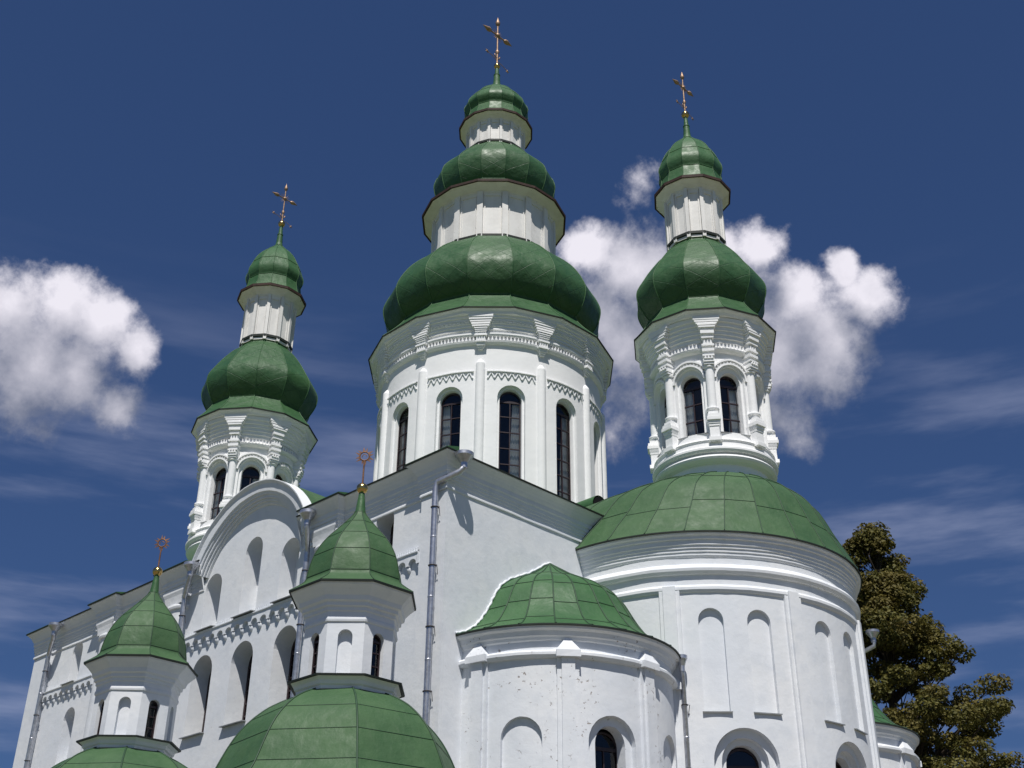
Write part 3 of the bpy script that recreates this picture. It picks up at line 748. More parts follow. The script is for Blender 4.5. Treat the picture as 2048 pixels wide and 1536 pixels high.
        for zt, hw0 in ((20.46, .15), (19.96, .13)):
            for i in (-1, 0, 1): v_ = Vector((math.cos(a), math.sin(a), 0)); u_ = Vector((-v_.y, v_.x, 0)); cpt = v_ * 1.94 + u_ * i * .095; br.hexa([cpt + u_ * q * h + v_ * dd + Vector((0, 0, z)) for z, h in ((zt, .045), (zt + .16 if zt > 20 else zt + .1, .004)) for dd in (-.05, .03) for q in (-1, 1)])
        obj('bracket', br, PLT, dr, org)
        am = a + PI / 8; n = Vector((math.cos(am), math.sin(am), 0)); u = Vector((-n.y, n.x, 0))
        window(CA, org, n * (RW * math.cos(.21) - .25) + Vector((0, 0, 17.64)), u, n, .345, 2.03, (.335, .665), 2, .05, (1, -1)[k % 2] if k not in (7,) else -1 * (1, -1)[k % 2] * -1, True, (.12, .26), .02)
    # inner darkness floor so that windows do not show the ground
    f = MB(); f.revolve([(1.5, 17.2), (0, 17.2)], 24, mode='flat'); f.revolve([(1.5, 21.0), (0, 21.0)], 24, mode='flat')
    f.revolve([(.75, 17.2), (.75, 21.0)], 16, mode='both', gid='core'); obj('room', f, ROOM, dr, org)
    a12 = TA + PI / 12
    dome(CA, org, [(2.29, 21.585), (2.13, 21.76), (1.97, 21.98), (1.84, 22.18), (1.775, 22.32), (1.80, 22.40), (1.90, 22.55), (2.03, 22.80), (2.11, 23.03), (2.135, 23.24), (2.11, 23.44), (2.03, 23.62), (1.92, 23.81), (1.69, 24.2), (1.44, 24.56), (1.25, 24.80), (1.06, 24.98), (.96, 25.10), (.925, 25.22), (.92, 25.36)], 12, a12, 1.0, .62, GRD, .016, 'onion_dome', (22.34,))
    lantern(CA, org, 12, a12, .93, 25.20, 27.22, 1.32, 27.50, 25.38)
    dome(CA, org, [(1.31, 27.515), (1.17, 27.60), (1.09, 27.82), (1.045, 28.10), (1.04, 28.2), (1.09, 28.34), (1.12, 28.5), (1.10, 28.66), (1.04, 28.82), (.94, 29.1), (.80, 29.4), (.58, 29.7), (.32, 29.96), (.14, 30.16)], 12, a12, .0, 9, GRN, .014, 'onion_dome', (28.18, 29.0))
    s = MB(); s.revolve([(.17, 30.15), (.13, 30.3), (.105, 30.7), (.12, 30.71), (.12, 30.74), (.09, 30.75), (.06, 31.2)], 12, mode='band'); obj('spire', s, GRN, CA, org)
    cross(CA, org, 31.3, .69, .145)
before = set(COL.objects)
TR = (1.30, 9.6, 0); TL = (-14.55, 3.42, 0)
small_tower(TR)
tops = [o for o in COL.objects if o not in before and o.parent == CA]
for o in tops: copy_tree(o, CA, Vector(TL) - Vector(TR))
# ---- main drum ------------------------------------------------------------
MO = (-8.45, 9.6, 0); RM = 4.12; MA = R(-49.5)        # azimuth of a colonnette
d = MB(); Mp = cyl_map((0, 0), RM, MA); arc = RM * PI / 6
for k in range(12):
    s0 = k * arc; xc = s0 + arc / 2
    region(d, Mp, s0, s0 + arc, 15.0, 23.6, [op(xc, .485, 17.55, 21.62, .13, False, [op(xc, .40, 17.55, 21.53, .2, False)])], 0, .18, 0, ('md', k))
MD = obj('drum', d, PLT, CA, MO); MD['label'] = 'broad central drum with twelve tall arched windows'
f = MB(); f.revolve([(3.7, 17.0), (0, 17.0)], 24, mode='flat'); f.revolve([(3.7, 23.4), (0, 23.4)], 24, mode='flat'); f.revolve([(2.4, 17.0), (2.4, 23.4)], 24, mode='both', gid='core'); obj('room', f, ROOM, MD, MO)
c = MB()
c.revolve([(4.08, 23.16), (4.18, 23.18), (4.24, 23.24), (4.26, 23.30), (4.17, 23.33), (4.15, 23.34), (4.15, 23.48), (4.24, 23.49), (4.27, 23.54), (4.27, 23.60), (4.20, 23.62), (4.20, 23.72), (4.26, 23.73), (4.25, 23.83), (4.29, 23.84), (4.29, 23.93), (4.33, 23.94), (4.33, 24.03), (4.37, 24.04), (4.37, 24.13), (4.42, 24.14), (4.42, 24.22), (4.46, 24.25)], 120, mode='band', gid='mc')
M16 = R(-46) - PI / 16
c.revolve([(4.42, 24.22), (4.55, 24.24), (4.57, 24.33), (4.65, 24.40), (4.66, 24.44)], 16, M16, M16 + 2 * PI, mode='flat')
for k in range(204): radial_block(c, 2 * PI * k / 204, .036, 4.1, 4.235, 23.325, 23.47, .008)
for k in range(180): radial_block(c, 2 * PI * k / 180, .05, 4.25, 4.365, 23.985, 24.028)
obj('cornice', c, PLT, MD, MO)
e = MB(); eave(e, 16, M16, 4.68, 24.45); obj('eave_edge', e, EDGE, MD, MO)
for k in range(12):
    a = MA + k * PI / 6; v = Vector((math.cos(a), math.sin(a), 0)); u = Vector((-v.y, v.x, 0))
    cl = MB(); cl.revolve([(.165, 15.2), (.165, 22.42), (.15, 22.47), (.06, 22.60), (0, 22.64)], 16, c=(v.x * 4.10, v.y * 4.10), mode='band'); obj('colonnette', cl, PLT, MD, MO)
    br = MB()
    for hw, rr, z0, z1 in ((.085, 4.20, 22.96, 23.02), (.11, 4.24, 23.02, 23.08), (.135, 4.28, 23.08, 23.12), (.15, 4.29, 23.12, 23.20), (.20, 4.34, 23.20, 23.24), (.165, 4.30, 23.24, 23.44), (.22, 4.36, 23.44, 23.50), (.185, 4.33, 23.50, 23.58), (.20, 4.36, 23.59, 23.64), (.205, 4.38, 23.65, 23.70), (.23, 4.40, 23.71, 23.76), (.30, 4.42, 23.78, 23.84), (.33, 4.43, 23.86, 23.94), (.37, 4.44, 23.96, 24.04), (.41, 4.46, 24.05, 24.14), (.44, 4.48, 24.14, 24.24)):
        radial_block(br, a, hw, 4.0, rr, z0, z1)
    for i in (-1.5, -.5, .5, 1.5):
        cpt = v * 4.31 + u * i * .085; br.hexa([cpt + u * q * h + v * dd + Vector((0, 0, z)) for z, h in ((23.24, .04), (23.40, .005)) for dd in (-.05, .03) for q in (-1, 1)])
    obj('bracket', br, PLT, MD, MO)
    zz = MB(); s0 = k * arc + .26; s1 = (k + 1) * arc - .26; nz_ = 7; pt = (s1 - s0) / nz_     # zigzag band: a recess with raised chevrons
    dd = .045
    for i in range(nz_):
        a0_ = s0 + i * pt
        for q in (0, 1):
            xa, xb = (a0_, a0_ + pt / 2) if q == 0 else (a0_ + pt / 2, a0_ + pt)
            za, zb = (21.86, 22.10) if q == 0 else (22.10, 21.86)
            t = .022
            P = [Mp(xa - t, za, -dd), Mp(xa + t, za, -dd), Mp(xb + t, zb, -dd), Mp(xb - t, zb, -dd)]; Q = [Mp(xa - t, za, 0), Mp(xa + t, za, 0), Mp(xb + t, zb, 0), Mp(xb - t, zb, 0)]
            zz.face(P)
            for j in range(4): zz.face([P[j], P[(j + 1) % 4], Q[(j + 1) % 4], Q[j]])
    for i in range(8):
        xa, xb = s0 - .03 + (s1 - s0 + .06) * i / 8, s0 - .03 + (s1 - s0 + .06) * (i + 1) / 8
        zz.face([Mp(xa, 22.10, -.075), Mp(xb, 22.10, -.075), Mp(xb, 22.135, -.075), Mp(xa, 22.135, -.075)]); zz.face([Mp(xa, 22.10, -.075), Mp(xb, 22.10, -.075), Mp(xb, 22.10, 0), Mp(xa, 22.10, 0)]); zz.face([Mp(xa, 22.135, -.075), Mp(xb, 22.135, -.075), Mp(xb, 22.16, 0), Mp(xa, 22.16, 0)])
    obj('zigzag_band', zz, PLT, MD, MO)
    am = a + PI / 12; n = Vector((math.cos(am), math.sin(am), 0)); u = Vector((-n.y, n.x, 0))
    window(CA, MO, n * (RM * math.cos(.1) - .24) + Vector((0, 0, 17.57)), u, n, .385, 3.92, (.17, .335, .5, .67, .835), 2, .05, (-1, 1, -1, 1)[k % 4] if k % 12 not in (11, 0) else (1 if k == 0 else -1), True, (.08, .20), .02)
dome(CA, MO, [(4.68, 24.465), (4.44, 24.70), (4.16, 25.00), (3.92, 25.30), (3.78, 25.52), (3.77, 25.62), (3.90, 25.75), (4.10, 26.05), (4.22, 26.42), (4.25, 26.78), (4.14, 27.14), (3.96, 27.5), (3.71, 27.9), (3.40, 28.27), (3.07, 28.6), (2.73, 28.9), (2.48, 29.10)], 16, M16, 2.0, .72, GRD, .022, 'onion_dome', (25.57,))
lantern(CA, MO, 16, M16, 2.46, 28.95, 31.22, 2.96, 31.46, 29.12)
dome(CA, MO, [(2.95, 31.475), (2.72, 31.62), (2.48, 31.82), (2.30, 32.00), (2.26, 32.08), (2.33, 32.21), (2.45, 32.48), (2.53, 32.82), (2.54, 33.08), (2.46, 33.38), (2.31, 33.62), (2.12, 33.86), (1.69, 34.35), (1.46, 34.6), (1.22, 34.84)], 16, M16, 1.0, .62, GRD, .018, 'onion_dome', (32.05,))
lantern(CA, MO, 16, M16, 1.20, 34.72, 36.08, 1.58, 36.33, 34.90)
dome(CA, MO, [(1.57, 36.345), (1.46, 36.42), (1.36, 36.62), (1.29, 36.93), (1.275, 37.06), (1.35, 37.22), (1.405, 37.4), (1.35, 37.6), (1.22, 37.82), (1.10, 38.0), (.96, 38.2), (.79, 38.4), (.60, 38.6), (.38, 38.8), (.17, 38.98)], 16, M16, .0, 9, GRN, .014, 'onion_dome', (37.03, 37.9))
s = MB(); s.revolve([(.20, 38.9), (.16, 39.2), (.135, 39.62), (.15, 39.63), (.15, 39.66), (.10, 39.67), (.075, 40.1)], 12, mode='band'); obj('spire', s, GRN, CA, MO)
cross(CA, MO, 40.22, 1.0, .145)

# ---- apses -----------------------------------------------------------------
def apse(cy, r, prof_c, eave_r, eave_z, ops_deg, pil_deg, mouldings, mat, pilz, pilw, wins, name_label=None):
    a = MB(); Mq = cyl_map((0, cy), r, -PI / 2)
    s = lambda deg: r * (R(deg) + PI / 2)
    ops_ = [op(s(dg), w_, zb, zt, dp, bk_, [op(s(dg), *i) for i in inn]) for dg, w_, zb, zt, dp, bk_, inn in ops_deg]
    region(a, Mq, 0, PI * r, 0, prof_c[0][1] + .02, ops_, 0, .22, 0, 'ap')
    o = obj('apse', a, mat, CA)
    if name_label: o['label'] = name_label
    c = MB(); c.revolve(prof_c, 72, -PI / 2, PI / 2, (0, cy), mode='band', gid='c'); obj('cornice', c, mat, o)
    for mm in mouldings: q = MB(); q.revolve(mm, 72, -PI / 2, PI / 2, (0, cy), mode='band', gid='m'); obj('moulding', q, mat, o)
    e = MB(); e.revolve([(eave_r - .01, eave_z - .03), (eave_r + .02, eave_z - .025), (eave_r + .02, eave_z + .012), (eave_r - .05, eave_z + .02)], 72, -PI / 2, PI / 2, (0, cy), mode='band'); obj('eave_edge', e, EDGE, o)
    for dg in pil_deg:
        t = R(dg); v = Vector((math.cos(t), math.sin(t), 0)); u = Vector((-v.y, v.x, 0)); cc = Vector((0, cy, 0))
        p = MB(); z0, z1 = 0, pilz
        p.box(cc + v * (r + .03) + Vector((0, 0, (z0 + z1) / 2)), u * pilw, v * .09, Vector((0, 0, (z1 - z0) / 2)))
        p.box(cc + v * (r + .0) + Vector((0, 0, (z0 + z1) / 2)), u * (pilw + .10), v * .06, Vector((0, 0, (z1 - z0) / 2)))
        if mat is PLW:                                # pyramid cap on the moulding
            zc = pilz; hw = pilw + .13
            base_ = [cc + v * (r - .05) - u * hw, cc + v * (r + .20) - u * hw, cc + v * (r + .20) + u * hw, cc + v * (r - .05) + u * hw]
            lo = [q + Vector((0, 0, zc - .02)) for q in base_]; up_ = [q + Vector((0, 0, zc + .13)) for q in base_]; ap = cc + v * (r + .02) + Vector((0, 0, zc + .50))
            ap0, ap1 = ap - v * .1, ap
            for i in range(3): p.face([lo[i], lo[i + 1], up_[i + 1], up_[i]])
            p.face(lo); p.face([up_[0], up_[1], ap1, ap0]); p.face([up_[1], up_[2], ap1]); p.face([up_[2], up_[3], ap0, ap1])
        obj('pilaster', p, mat, o)
    for dg, hw, z0, h, dep in wins:
        t = R(dg); n = Vector((math.cos(t), math.sin(t), 0)); u = Vector((-n.y, n.x, 0))
        window(CA, (0, 0, 0), Vector((0, cy, z0)) + n * (r - dep), u, n, hw, h, (.28, .52, .76), 2, .05, 0, True)
        rm = MB(); rm.box(Vector((0, cy, z0 + h / 2)) + n * (r - dep - .55), u * (hw + .25), n * .30, Vector((0, 0, h / 2 + .3))); obj('room', rm, DARK, o)
    return o
BA = 9.6; br_ = 4.68
nich = []
for cdeg in (-40, 0, 40):
    for dd in (-7.7, 7.5): nich.append((cdeg + dd, .315, 8.97, 11.56, .11, True, ()))
    nich.append((cdeg, .80, 5.0, 8.58, .16, False, [(.60, 5.0, 8.38, .16, False, [op(br_ * (R(cdeg) + PI / 2), .47, 5.0, 8.24, .25, False)])]))
ap = apse(BA, br_, [(4.66, 12.90), (4.70, 12.92), (4.72, 12.96), (4.72, 13.03), (4.745, 13.045), (4.745, 13.12), (4.775, 13.135), (4.775, 13.20), (4.81, 13.22), (4.81, 13.34), (4.86, 13.36), (4.86, 13.42), (4.92, 13.47), (4.93, 13.52)], 4.95, 13.54, nich, (-60, -20, 20, 60),
     [[(4.67, 12.44), (4.74, 12.45), (4.80, 12.52), (4.81, 12.59), (4.76, 12.67), (4.67, 12.74)], [(4.67, 11.95), (4.72, 11.97), (4.755, 12.03), (4.755, 12.10), (4.71, 12.16), (4.67, 12.18)]], PL, 12.12, .16,
     [(-40, .44, 5.3, 2.9, .52), (0, .44, 5.3, 2.9, .52), (40, .44, 5.3, 2.9, .52)], 'great central apse with paired tall blind niches')
for cdeg in (-40, 0, 40):
    for dd in (-7.7, 7.5):
        t = R(cdeg + dd); n = Vector((math.cos(t), math.sin(t), 0)); u = Vector((-n.y, n.x, 0)); pz = Vector((0, BA, 8.965)) + n * 4.6
        s = MB(); s.hexa([pz + u * q * .36 + n * dn + Vector((0, 0, dz)) for dz0 in (-.03, 0) for dn, dz in ((-.05, dz0 + .03), (.135, dz0 - .01)) for q in (-1, 1)]); obj('sill', s, SILL, ap)
sn = lambda cdeg: [(cdeg, .46, 5.0, 8.17, .10, True, ())]
def side_apse(cy, lab):
    dl = [(-60, .47, 5.0, 8.18, .10, True, ()), (-20, .60, 5.0, 8.26, .14, False, [(.40, 5.0, 8.06, .30, False)]), (20, .47, 5.0, 8.18, .10, True, ()), (60, .47, 5.0, 8.18, .1, True, ())]
    return apse(cy, 3.0, [(2.98, 9.84), (3.03, 9.88), (3.05, 9.94), (3.09, 9.97), (3.10, 10.01), (3.12, 10.07), (3.20, 10.11), (3.215, 10.17)], 3.23, 10.19, dl, (-80, -40, 0, 40, 80), [[(2.99, 9.44), (3.07, 9.46), (3.13, 9.52), (3.13, 9.58), (3.08, 9.63), (2.99, 9.66)]], PLW, 9.48, .15, [(-20, .37, 5.3, 2.7, .46)], lab)
side_apse(3.6, 'low side apse with peeling plaster near the corner'); side_apse(15.6, None)
# roofs of the side apses
def side_roof(cy):
    pr = smooth_prof([(3.245, 10.205), (3.0, 10.30), (2.74, 10.46), (2.55, 10.62), (2.40, 10.8), (2.24, 11.02), (2.12, 11.22), (2.02, 11.4), (1.90, 11.6), (1.72, 11.81), (1.45, 12.01), (1.08, 12.2), (.70, 12.4), (.36, 12.62), (.02, 12.84)], 5)
    b = MB(); b.revolve(pr, 12, -PI / 2, PI / 2, (0, cy), mode='facet'); o = obj('apse_roof', b, GRN, CA)
    q = MB()
    for k in range(13):
        a = -PI / 2 + PI * k / 12; q.tube([((rr + .008) * math.cos(a), cy + (rr + .008) * math.sin(a), z) for rr, z in pr], .018, 5, 0, ('k', k), False)
    for k in range(12):
        for z in (10.55, 11.15, 11.75, 12.25):
            for (r0, z0), (r1, z1) in zip(pr, pr[1:]):
                if z0 <= z + .05 * ((k * 7) % 3 - 1) < z1:
                    rr = r0 + .006; zz = z0; a, c = -PI / 2 + PI * k / 12, -PI / 2 + PI * (k + 1) / 12
                    q.tube([(rr * math.cos(a), cy + rr * math.sin(a), zz), (rr * math.cos(c), cy + rr * math.sin(c), zz)], .011, 5, 0, ('h', k, z), False)
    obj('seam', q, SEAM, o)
    m_ = MB()                                         # mortar fillet along the wall
    path = [(.02, cy + s_ * (rr + .02), z + .02) for s_, lst in ((-1, pr), (1, pr[::-1])) for rr, z in lst]
    m_.tube([(p[0] + .006 * math.sin(i * 1.7), p[1] + .012 * math.sin(i * 1.1), p[2] + .008 * math.sin(i * 1.9)) for i, p in enumerate(path)], [.020 + .016 * math.sin(i * .9) ** 2 for i in range(len(path))], 7); obj('mortar_fillet', m_, PL, o)
side_roof(3.6); side_roof(15.6)
# roof of the great apse: bell-shaped, drawn up to the east tower
def bell(t):
    pts = [(0, 13.555), (.03, 13.66), (.06, 13.80), (.1, 14.0), (.15, 14.21), (.2, 14.42), (.26, 14.70), (.32, 15.02), (.4, 15.37), (.5, 15.63), (.6, 15.83), (.7, 16.0), (.8, 16.14), (.9, 16.26), (1.0, 16.38)]
    for (a, z0), (c, z1) in zip(pts, pts[1:]):
        if t <= c: return z0 + (z1 - z0) * (t - a) / (c - a)
    return 16.40
st = []                                               # (outer, inner)
for x in (-5.0, -4.0, -3.0, -2.0, -1.0): st.append(((x, BA - 4.97), (x + 1.3, BA - 1.58)))
nh = 15
for i in range(nh + 1):
    a = -PI / 2 + PI * i / nh; st.append(((4.97 * math.cos(a), BA + 4.97 * math.sin(a)), (1.3 + 1.58 * math.cos(a), BA + 1.58 * math.sin(a))))
for x in (-1.0, -2.0, -3.0, -4.0, -5.0): st.append(((x, BA + 4.97), (x + 1.3, BA + 1.58)))
TS = [0, .025, .05, .08, .11, .145, .18, .22, .26, .30, .34, .39, .44, .495, .55, .605, .66, .72, .78, .84, .9, .95, 1.0]
P = lambda s_, t: (s_[0][0] + (s_[1][0] - s_[0][0]) * t, s_[0][1] + (s_[1][1] - s_[0][1]) * t, bell(t))
b = MB()
for i, (a, c) in enumerate(zip(st, st[1:])):
    for t0, t1 in zip(TS, TS[1:]): b.face([P(a, t0), P(c, t0), P(c, t1), P(a, t1)], 0, ('r', i // 1))
b.face([(x + 1.3, BA + q, 16.39) for x, q in ((-5, -1.6), (-1, -1.6), (-1, 1.6), (-5, 1.6))])
AR = obj('apse_roof', b, GRC, CA)
q = MB()
for i, s_ in enumerate(st):
    q.tube([(lambda p_: (p_[0], p_[1], p_[2] + .012))(P(s_, t)) for t in TS], .014, 5, 0, ('k', i), False)
for i in range(4, len(st) - 5):
    for t in (.20 + .03 * ((i // 2 * 5) % 3), .56 + .05 * ((i // 2 * 3) % 2)):
        a, c = P(st[i], t), P(st[i + 1], t); q.tube([(a[0], a[1], a[2] + .008), (c[0], c[1], c[2] + .008)], .011, 5, 0, ('h', i, t), False)
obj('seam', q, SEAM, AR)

# ---- rainwater pipes --------------------------------------------------------
def downpipe(fun, pts, r=.075, hooks=(), ftop=.22, fh=.24, nrm=(0, -1, 0)):
    fx, fy, fz = fun; b = MB(); fw = Vector((fx, fy, fz))
    b.tube([fw + Vector((0, 0, -fh - .12)), ] + [Vector(p) for p in pts], r, 14)
    n_ = Vector(nrm); side = Vector((-n_.y, n_.x, 0))
    o = obj('downpipe', b, ZINC, CA)
    f = MB(); f.revolve([(r + .01, fz - fh - .14), (r + .015, fz - fh), (ftop, fz - .07), (ftop + .015, fz - .065), (ftop + .015, fz + .02), (ftop - .01, fz + .02), (ftop - .03, fz - .06), (r, fz - fh + .02)], 20, c=(fx, fy), mode='band'); obj('funnel', f, ZINC, o)
    zb = pts[-2][2]; x, y = pts[-1][0], pts[-1][1]
    z = zb - .5; i = 0
    while z > 5:
        h = MB(); h.tube([(x + (r + .012) * math.cos(2 * PI * k / 12), y + (r + .012) * math.sin(2 * PI * k / 12), z) for k in range(13)], .016, 6, 0, 'h', False)
        h.tube([Vector((x, y, z)) + side * (r + .01) , Vector((x, y, z)) + side * (r + .06) - n_ * .02, Vector((x, y, z - .22)) + side * (r + .01) - n_ * .10], .009, 5, 0, 'h2')
        obj('bracket', h, ZDK, o)
        z -= 1.5
        if i % 1 == 0:
            j = MB(); j.revolve([(r + .001, z + .70), (r + .006, z + .71), (r + .006, z + .735), (r + .001, z + .745)], 14, c=(x, y), mode='band'); obj('joint', j, ZINC, o)
        i += 1
    return o
downpipe((.44, .05, 14.61), [(.40, -.03, 14.13), (-.20, -.22, 13.97), (-.25, -.24, 13.80), (-.25, -.24, 0)], .078, nrm=(0, -1, 0))
downpipe((-5.12, -.50, 14.52), [(-5.12, -.50, 14.02), (-5.40, -.22, 13.62), (-5.42, -.2, 13.5), (-5.42, -.2, 0)])
downpipe((-10.95, -.45, 14.56), [(-11.0, -.44, 14.05), (-11.42, -.26, 13.7), (-11.44, -.24, 13.6), (-11.44, -.24, 0)])
downpipe((-19.45, -.45, 14.56), [(-19.5, -.42, 14.12), (-20.05, -.22, 13.75), (-20.1, -.2, 13.6), (-20.1, -.2, 0)])
av = R(-57.2); vv = Vector((math.cos(av), math.sin(av), 0))
q = vv * 4.95; downpipe((q.x, BA + q.y, 10.25), [(q.x, BA + q.y, 9.8), (vv.x * 4.80, BA + vv.y * 4.80, 9.6), (vv.x * 4.80, BA + vv.y * 4.80, 0)], .06, ftop=.13, nrm=(vv.x, vv.y, 0))
downpipe((.60, 19.45, 14.62), [(.60, 19.45, 14.1), (.12, 19.3, 13.9), (.12, 19.3, 13.7), (.12, 19.3, 0)], .075, nrm=(1, 0, 0))

# ------------------------------------------------------------------ the two chapels
def chapel(org, label):
    C0 = empty('chapel', org, label, 'chapel', 'small domed chapels before the cathedral')
    a0 = PI / 8 - PI / 2 - PI / 4 + PI / 4            # vertices at 22.5 + 45k degrees
    n8 = lambda k: a0 + k * PI / 4
    # lower octagon
    w = MB(); w.revolve([(2.5, 0), (2.5, 5.45), (2.56, 5.5), (2.56, 5.6), (2.66, 5.66), (2.74, 5.78)], 8, a0 - R(9), a0 - R(9) + 2 * PI, mode='flat'); obj('wall', w, PL, C0, org)
    pr = smooth_prof([(2.84, 5.80), (2.66, 5.95), (2.50, 6.15), (2.40, 6.35), (2.29, 6.6), (2.17, 6.85), (2.02, 7.1), (1.82, 7.34), (1.56, 7.57), (1.28, 7.74), (1.02, 7.86), (.90, 7.91)], 5)
    ad = a0 - R(9); b = MB(); b.revolve(pr, 8, ad, ad + 2 * PI, mode='facet'); dm = obj('dome', b, GRC, C0, org)
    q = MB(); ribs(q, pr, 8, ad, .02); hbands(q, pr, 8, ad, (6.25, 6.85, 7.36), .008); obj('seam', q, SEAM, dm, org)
    # lantern with blind and glazed arches in turn
    l = MB(); ra = .98 * math.cos(PI / 8); hw = .98 * math.sin(PI / 8)
    for k in range(8):
        am = n8(k) + PI / 8; n = Vector((math.cos(am), math.sin(am), 0)); u = Vector((-n.y, n.x, 0))
        glz = k % 2 == 1
        Mp_ = plane_map(n * ra, u, n)
        region(l, Mp_, -hw, hw, 7.9, 9.5, [op(0, .145, 8.12, 9.06, .12, not glz)], 0, .5, 0, None)
        if glz: window(C0, org, n * (ra - .09) + Vector((0, 0, 8.12)), u, n, .14, .93, (.36, .70), 1, .03, 0, True)
    la = obj('lantern', l, PL, C0, org)
    f = MB(); f.revolve([(.6, 7.95), (.6, 9.3)], 8, a0, a0 + 2 * PI, mode='flat'); obj('room', f, DARK, la, org)
    c = MB(); c.revolve([(.985, 9.20), (1.005, 9.22), (1.012, 9.26), (1.005, 9.30), (.99, 9.32), (.99, 9.42), (1.02, 9.44), (1.02, 9.51), (1.07, 9.53), (1.07, 9.60), (1.13, 9.63), (1.15, 9.72), (1.26, 9.84), (1.33, 9.90), (1.35, 9.95)], 8, a0, a0 + 2 * PI, mode='flat'); obj('cornice', c, PL, la, org)
    e = MB(); eave(e, 8, a0, 1.37, 9.97); obj('eave_edge', e, EDGE, la, org)
    c = MB(); c.revolve([(.99, 7.84), (1.03, 7.86), (1.03, 7.92), (1.07, 7.95), (1.09, 8.02), (1.15, 8.07), (1.17, 8.10)], 8, a0, a0 + 2 * PI, mode='flat'); obj('base_cornice', c, PL, la, org)
    e = MB(); e.revolve([(1.16, 8.08), (1.23, 8.075), (1.235, 8.11), (1.1, 8.135), (.97, 8.15)], 8, a0, a0 + 2 * PI, mode='flat'); obj('ledge', e, EDGE, la, org)
    pr = smooth_prof([(1.38, 9.985), (1.24, 10.08), (1.11, 10.18), (1.05, 10.26), (1.035, 10.36), (1.01, 10.5), (.965, 10.7), (.895, 10.9), (.79, 11.1), (.65, 11.3), (.475, 11.5), (.30, 11.7), (.15, 11.89), (.115, 11.97)], 5)
    b = MB(); b.revolve(pr, 8, a0, a0 + 2 * PI, mode='facet'); h = obj('helmet_roof', b, GRC, C0, org)
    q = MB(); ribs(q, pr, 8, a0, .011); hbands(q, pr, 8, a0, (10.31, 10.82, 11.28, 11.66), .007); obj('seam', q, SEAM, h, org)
    s = MB(); s.revolve([(.12, 11.95), (.10, 12.1), (.062, 12.44)], 12, mode='band'); obj('spire', s, GRN, C0, org)
    s = MB(); s.sphere((0, 0, 12.54), .128); obj('ball', s, GOLD, C0, org)
    s = MB(); yc = 13.33                              # copper sun on a rod, facing west-east
    s.tube([(0, 0, 12.6), (0, 0, yc - .12)], .020, 7)
    dr_ = Vector((math.cos(R(45)), math.sin(R(45)), 0)); zv = Vector((0, 0, 1)); pn = Vector((-dr_.y, dr_.x, 0))
    cc = Vector((0, 0, yc))
    s.tube([cc + (dr_ * math.cos(2 * PI * k / 16) + zv * math.sin(2 * PI * k / 16)) * .105 for k in range(17)], .017, 6, 0, 'sun', False)
    s.tube([cc + (dr_ * math.cos(t) + zv * math.sin(t)) * .05 for t in [k * .6 for k in range(7)]], .009, 5)
    for k in range(12):
        t = 2 * PI * k / 12 + .2; d0 = dr_ * math.cos(t) + zv * math.sin(t); d1 = dr_ * -math.sin(t) + zv * math.cos(t)
        p0 = cc + d0 * .105; P = [p0 - d1 * .03 - pn * .008, p0 + d1 * .03 - pn * .008, p0 + d1 * .03 + pn * .008, p0 - d1 * .03 + pn * .008]; tip = cc + d0 * (.215 + .02 * (k % 2)) + d1 * .02 * (-1) ** k
        for i in range(4): s.face([P[i], P[(i + 1) % 4], tip])
    obj('finial_sun', s, RUST, C0, org)
    return C0
chapel((.66, -3.2, 0), 'nearer and larger-looking green helmeted chapel lantern in front of the corner downpipe')
chapel((-7.25, -3.52, 0), 'farther green helmeted chapel lantern at lower left before the west bays')

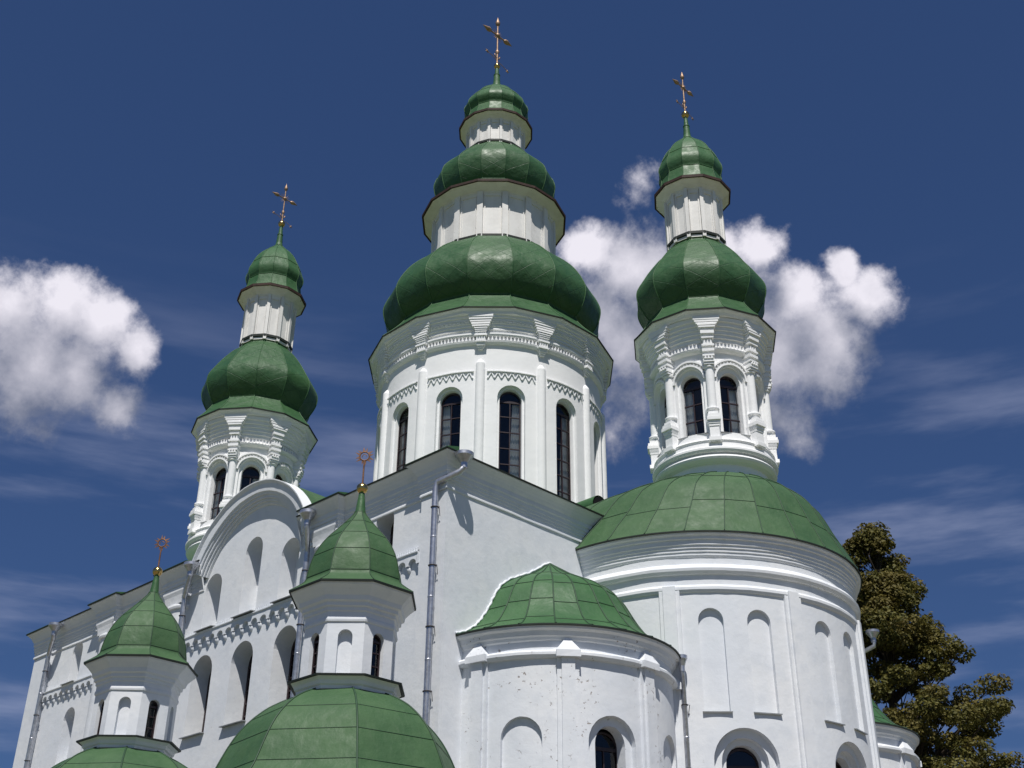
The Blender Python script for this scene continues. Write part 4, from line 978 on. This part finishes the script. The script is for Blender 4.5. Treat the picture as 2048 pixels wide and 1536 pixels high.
# ------------------------------------------------------------------ tree behind the apses
def tree(org, H, label):
    T = empty('tree', org, label, 'tree'); rng = random.Random(21)
    b = MB(); tp = [Vector((0, 0, 0))]; n = 12
    for i in range(1, n + 1): tp.append(Vector((rng.gauss(0, .10) * i / 3, rng.gauss(0, .10) * i / 3, H * .97 * i / n)))
    b.tube(tp, [.42 * (1 - .93 * i / n) for i in range(n + 1)], 9, 0, 'trunk', False)
    clumps = []
    for i in range(300):
        f = rng.uniform(.20, 1.0) ** .85; z = H * f
        rad = .46 * (H + .6 - z) * (1.0 + .12 * math.sin(z * 1.9) + .10 * math.sin(z * 4.3 + 1))
        az_ = rng.uniform(0, 2 * PI); q = rad * math.sqrt(rng.uniform(.06, 1.0))
        c = Vector((q * math.cos(az_), q * math.sin(az_), z)); clumps.append((c, rng.uniform(.42, .88) * (1 if z < H * .9 else .7)))
        i0 = max(1, min(n - 1, int((z - q * .75) / (H * .97) * n))); st_ = tp[i0]
        if st_.z > z: st_ = tp[max(1, i0 - 1)]
        mid = st_.lerp(c, .5) + Vector((rng.gauss(0, .15), rng.gauss(0, .15), .12 * q))
        r0 = .018 + .016 * q
        b.tube([st_, st_.lerp(mid, .5), mid, mid.lerp(c, .5), c], [r0, r0 * .8, r0 * .6, r0 * .4, .008], 5, 0, ('l', i), False)
        for _ in range(4):
            e_ = c + Vector((rng.gauss(0, .26), rng.gauss(0, .26), rng.gauss(0, .2))); b.tube([mid.lerp(c, .7), e_], [.012, .004], 4, 0, ('t', i, _), False)
    obj('trunk', b, simple('dark_bark', (.055, .042, .032), .9, 0, .2, .3, 4), T, org)
    rg = np.random.default_rng(5); V = []; F = []
    for c, rc in clumps:
        k = int(470 * (rc / .65) ** 2)
        d = rg.normal(0, 1, (k, 3)); d /= np.linalg.norm(d, axis=1)[:, None]
        off = d * (rc * rg.uniform(.25, 1.0, k) ** .5)[:, None] * np.array([1.12, 1.12, .62])
        lump = rg.normal(0, 1, (9, 3)); lump /= np.linalg.norm(lump, axis=1)[:, None]     # twigs: leaves gather along a few directions
        for q in off:
            if (lump @ (q / (np.linalg.norm(q) + 1e-6))).max() < .70 and rg.random() < .8: continue
            p = np.array(c) + q; s_ = rg.uniform(.055, .11)
            nrm = q / (np.linalg.norm(q) + 1e-6) * .6 + rg.normal(0, .5, 3) + np.array([0, 0, .6]); nrm /= np.linalg.norm(nrm)
            t = np.cross(nrm, rg.normal(0, 1, 3)); t /= np.linalg.norm(t) + 1e-9; bt = np.cross(nrm, t)
            i = len(V); V += [p - t * s_, p + bt * s_ * .6 + nrm * s_ * .15, p + t * s_, p - bt * s_ * .6 + nrm * s_ * .15]; F.append((i, i + 1, i + 2, i + 3))
    me = bpy.data.meshes.new('crown'); me.from_pydata([tuple(v) for v in V], [], F)
    m = MT('oak_leaves'); g = m.geo()
    oi = m.n('ShaderNodeNewGeometry').outputs['Random Per Island']
    c = m.mix(oi, (.060, .066, .016), (.17, .15, .036)); c = m.mix(m.rng(m.noise(g, .8, 3, .5), .4, .7, 0, .6), c, (.17, .125, .034))
    m.set(c, .6, 0, .25)
    tl = m.n('ShaderNodeBsdfTranslucent'); m.l(c, tl.inputs[0]); mx = m.n('ShaderNodeMixShader'); mx.inputs[0].default_value = .28
    m.l(m.b.outputs[0], mx.inputs[1]); m.l(tl.outputs[0], mx.inputs[2]); m.l(mx.outputs[0], m.o.inputs[0])
    me.materials.append(m.m)
    o = bpy.data.objects.new('crown', me); COL.objects.link(o); put(o, T, org)
    return T
tree((-3.46, 28.26, 0), 22.2, 'tall leafy tree with olive brown foliage rising behind the apses')
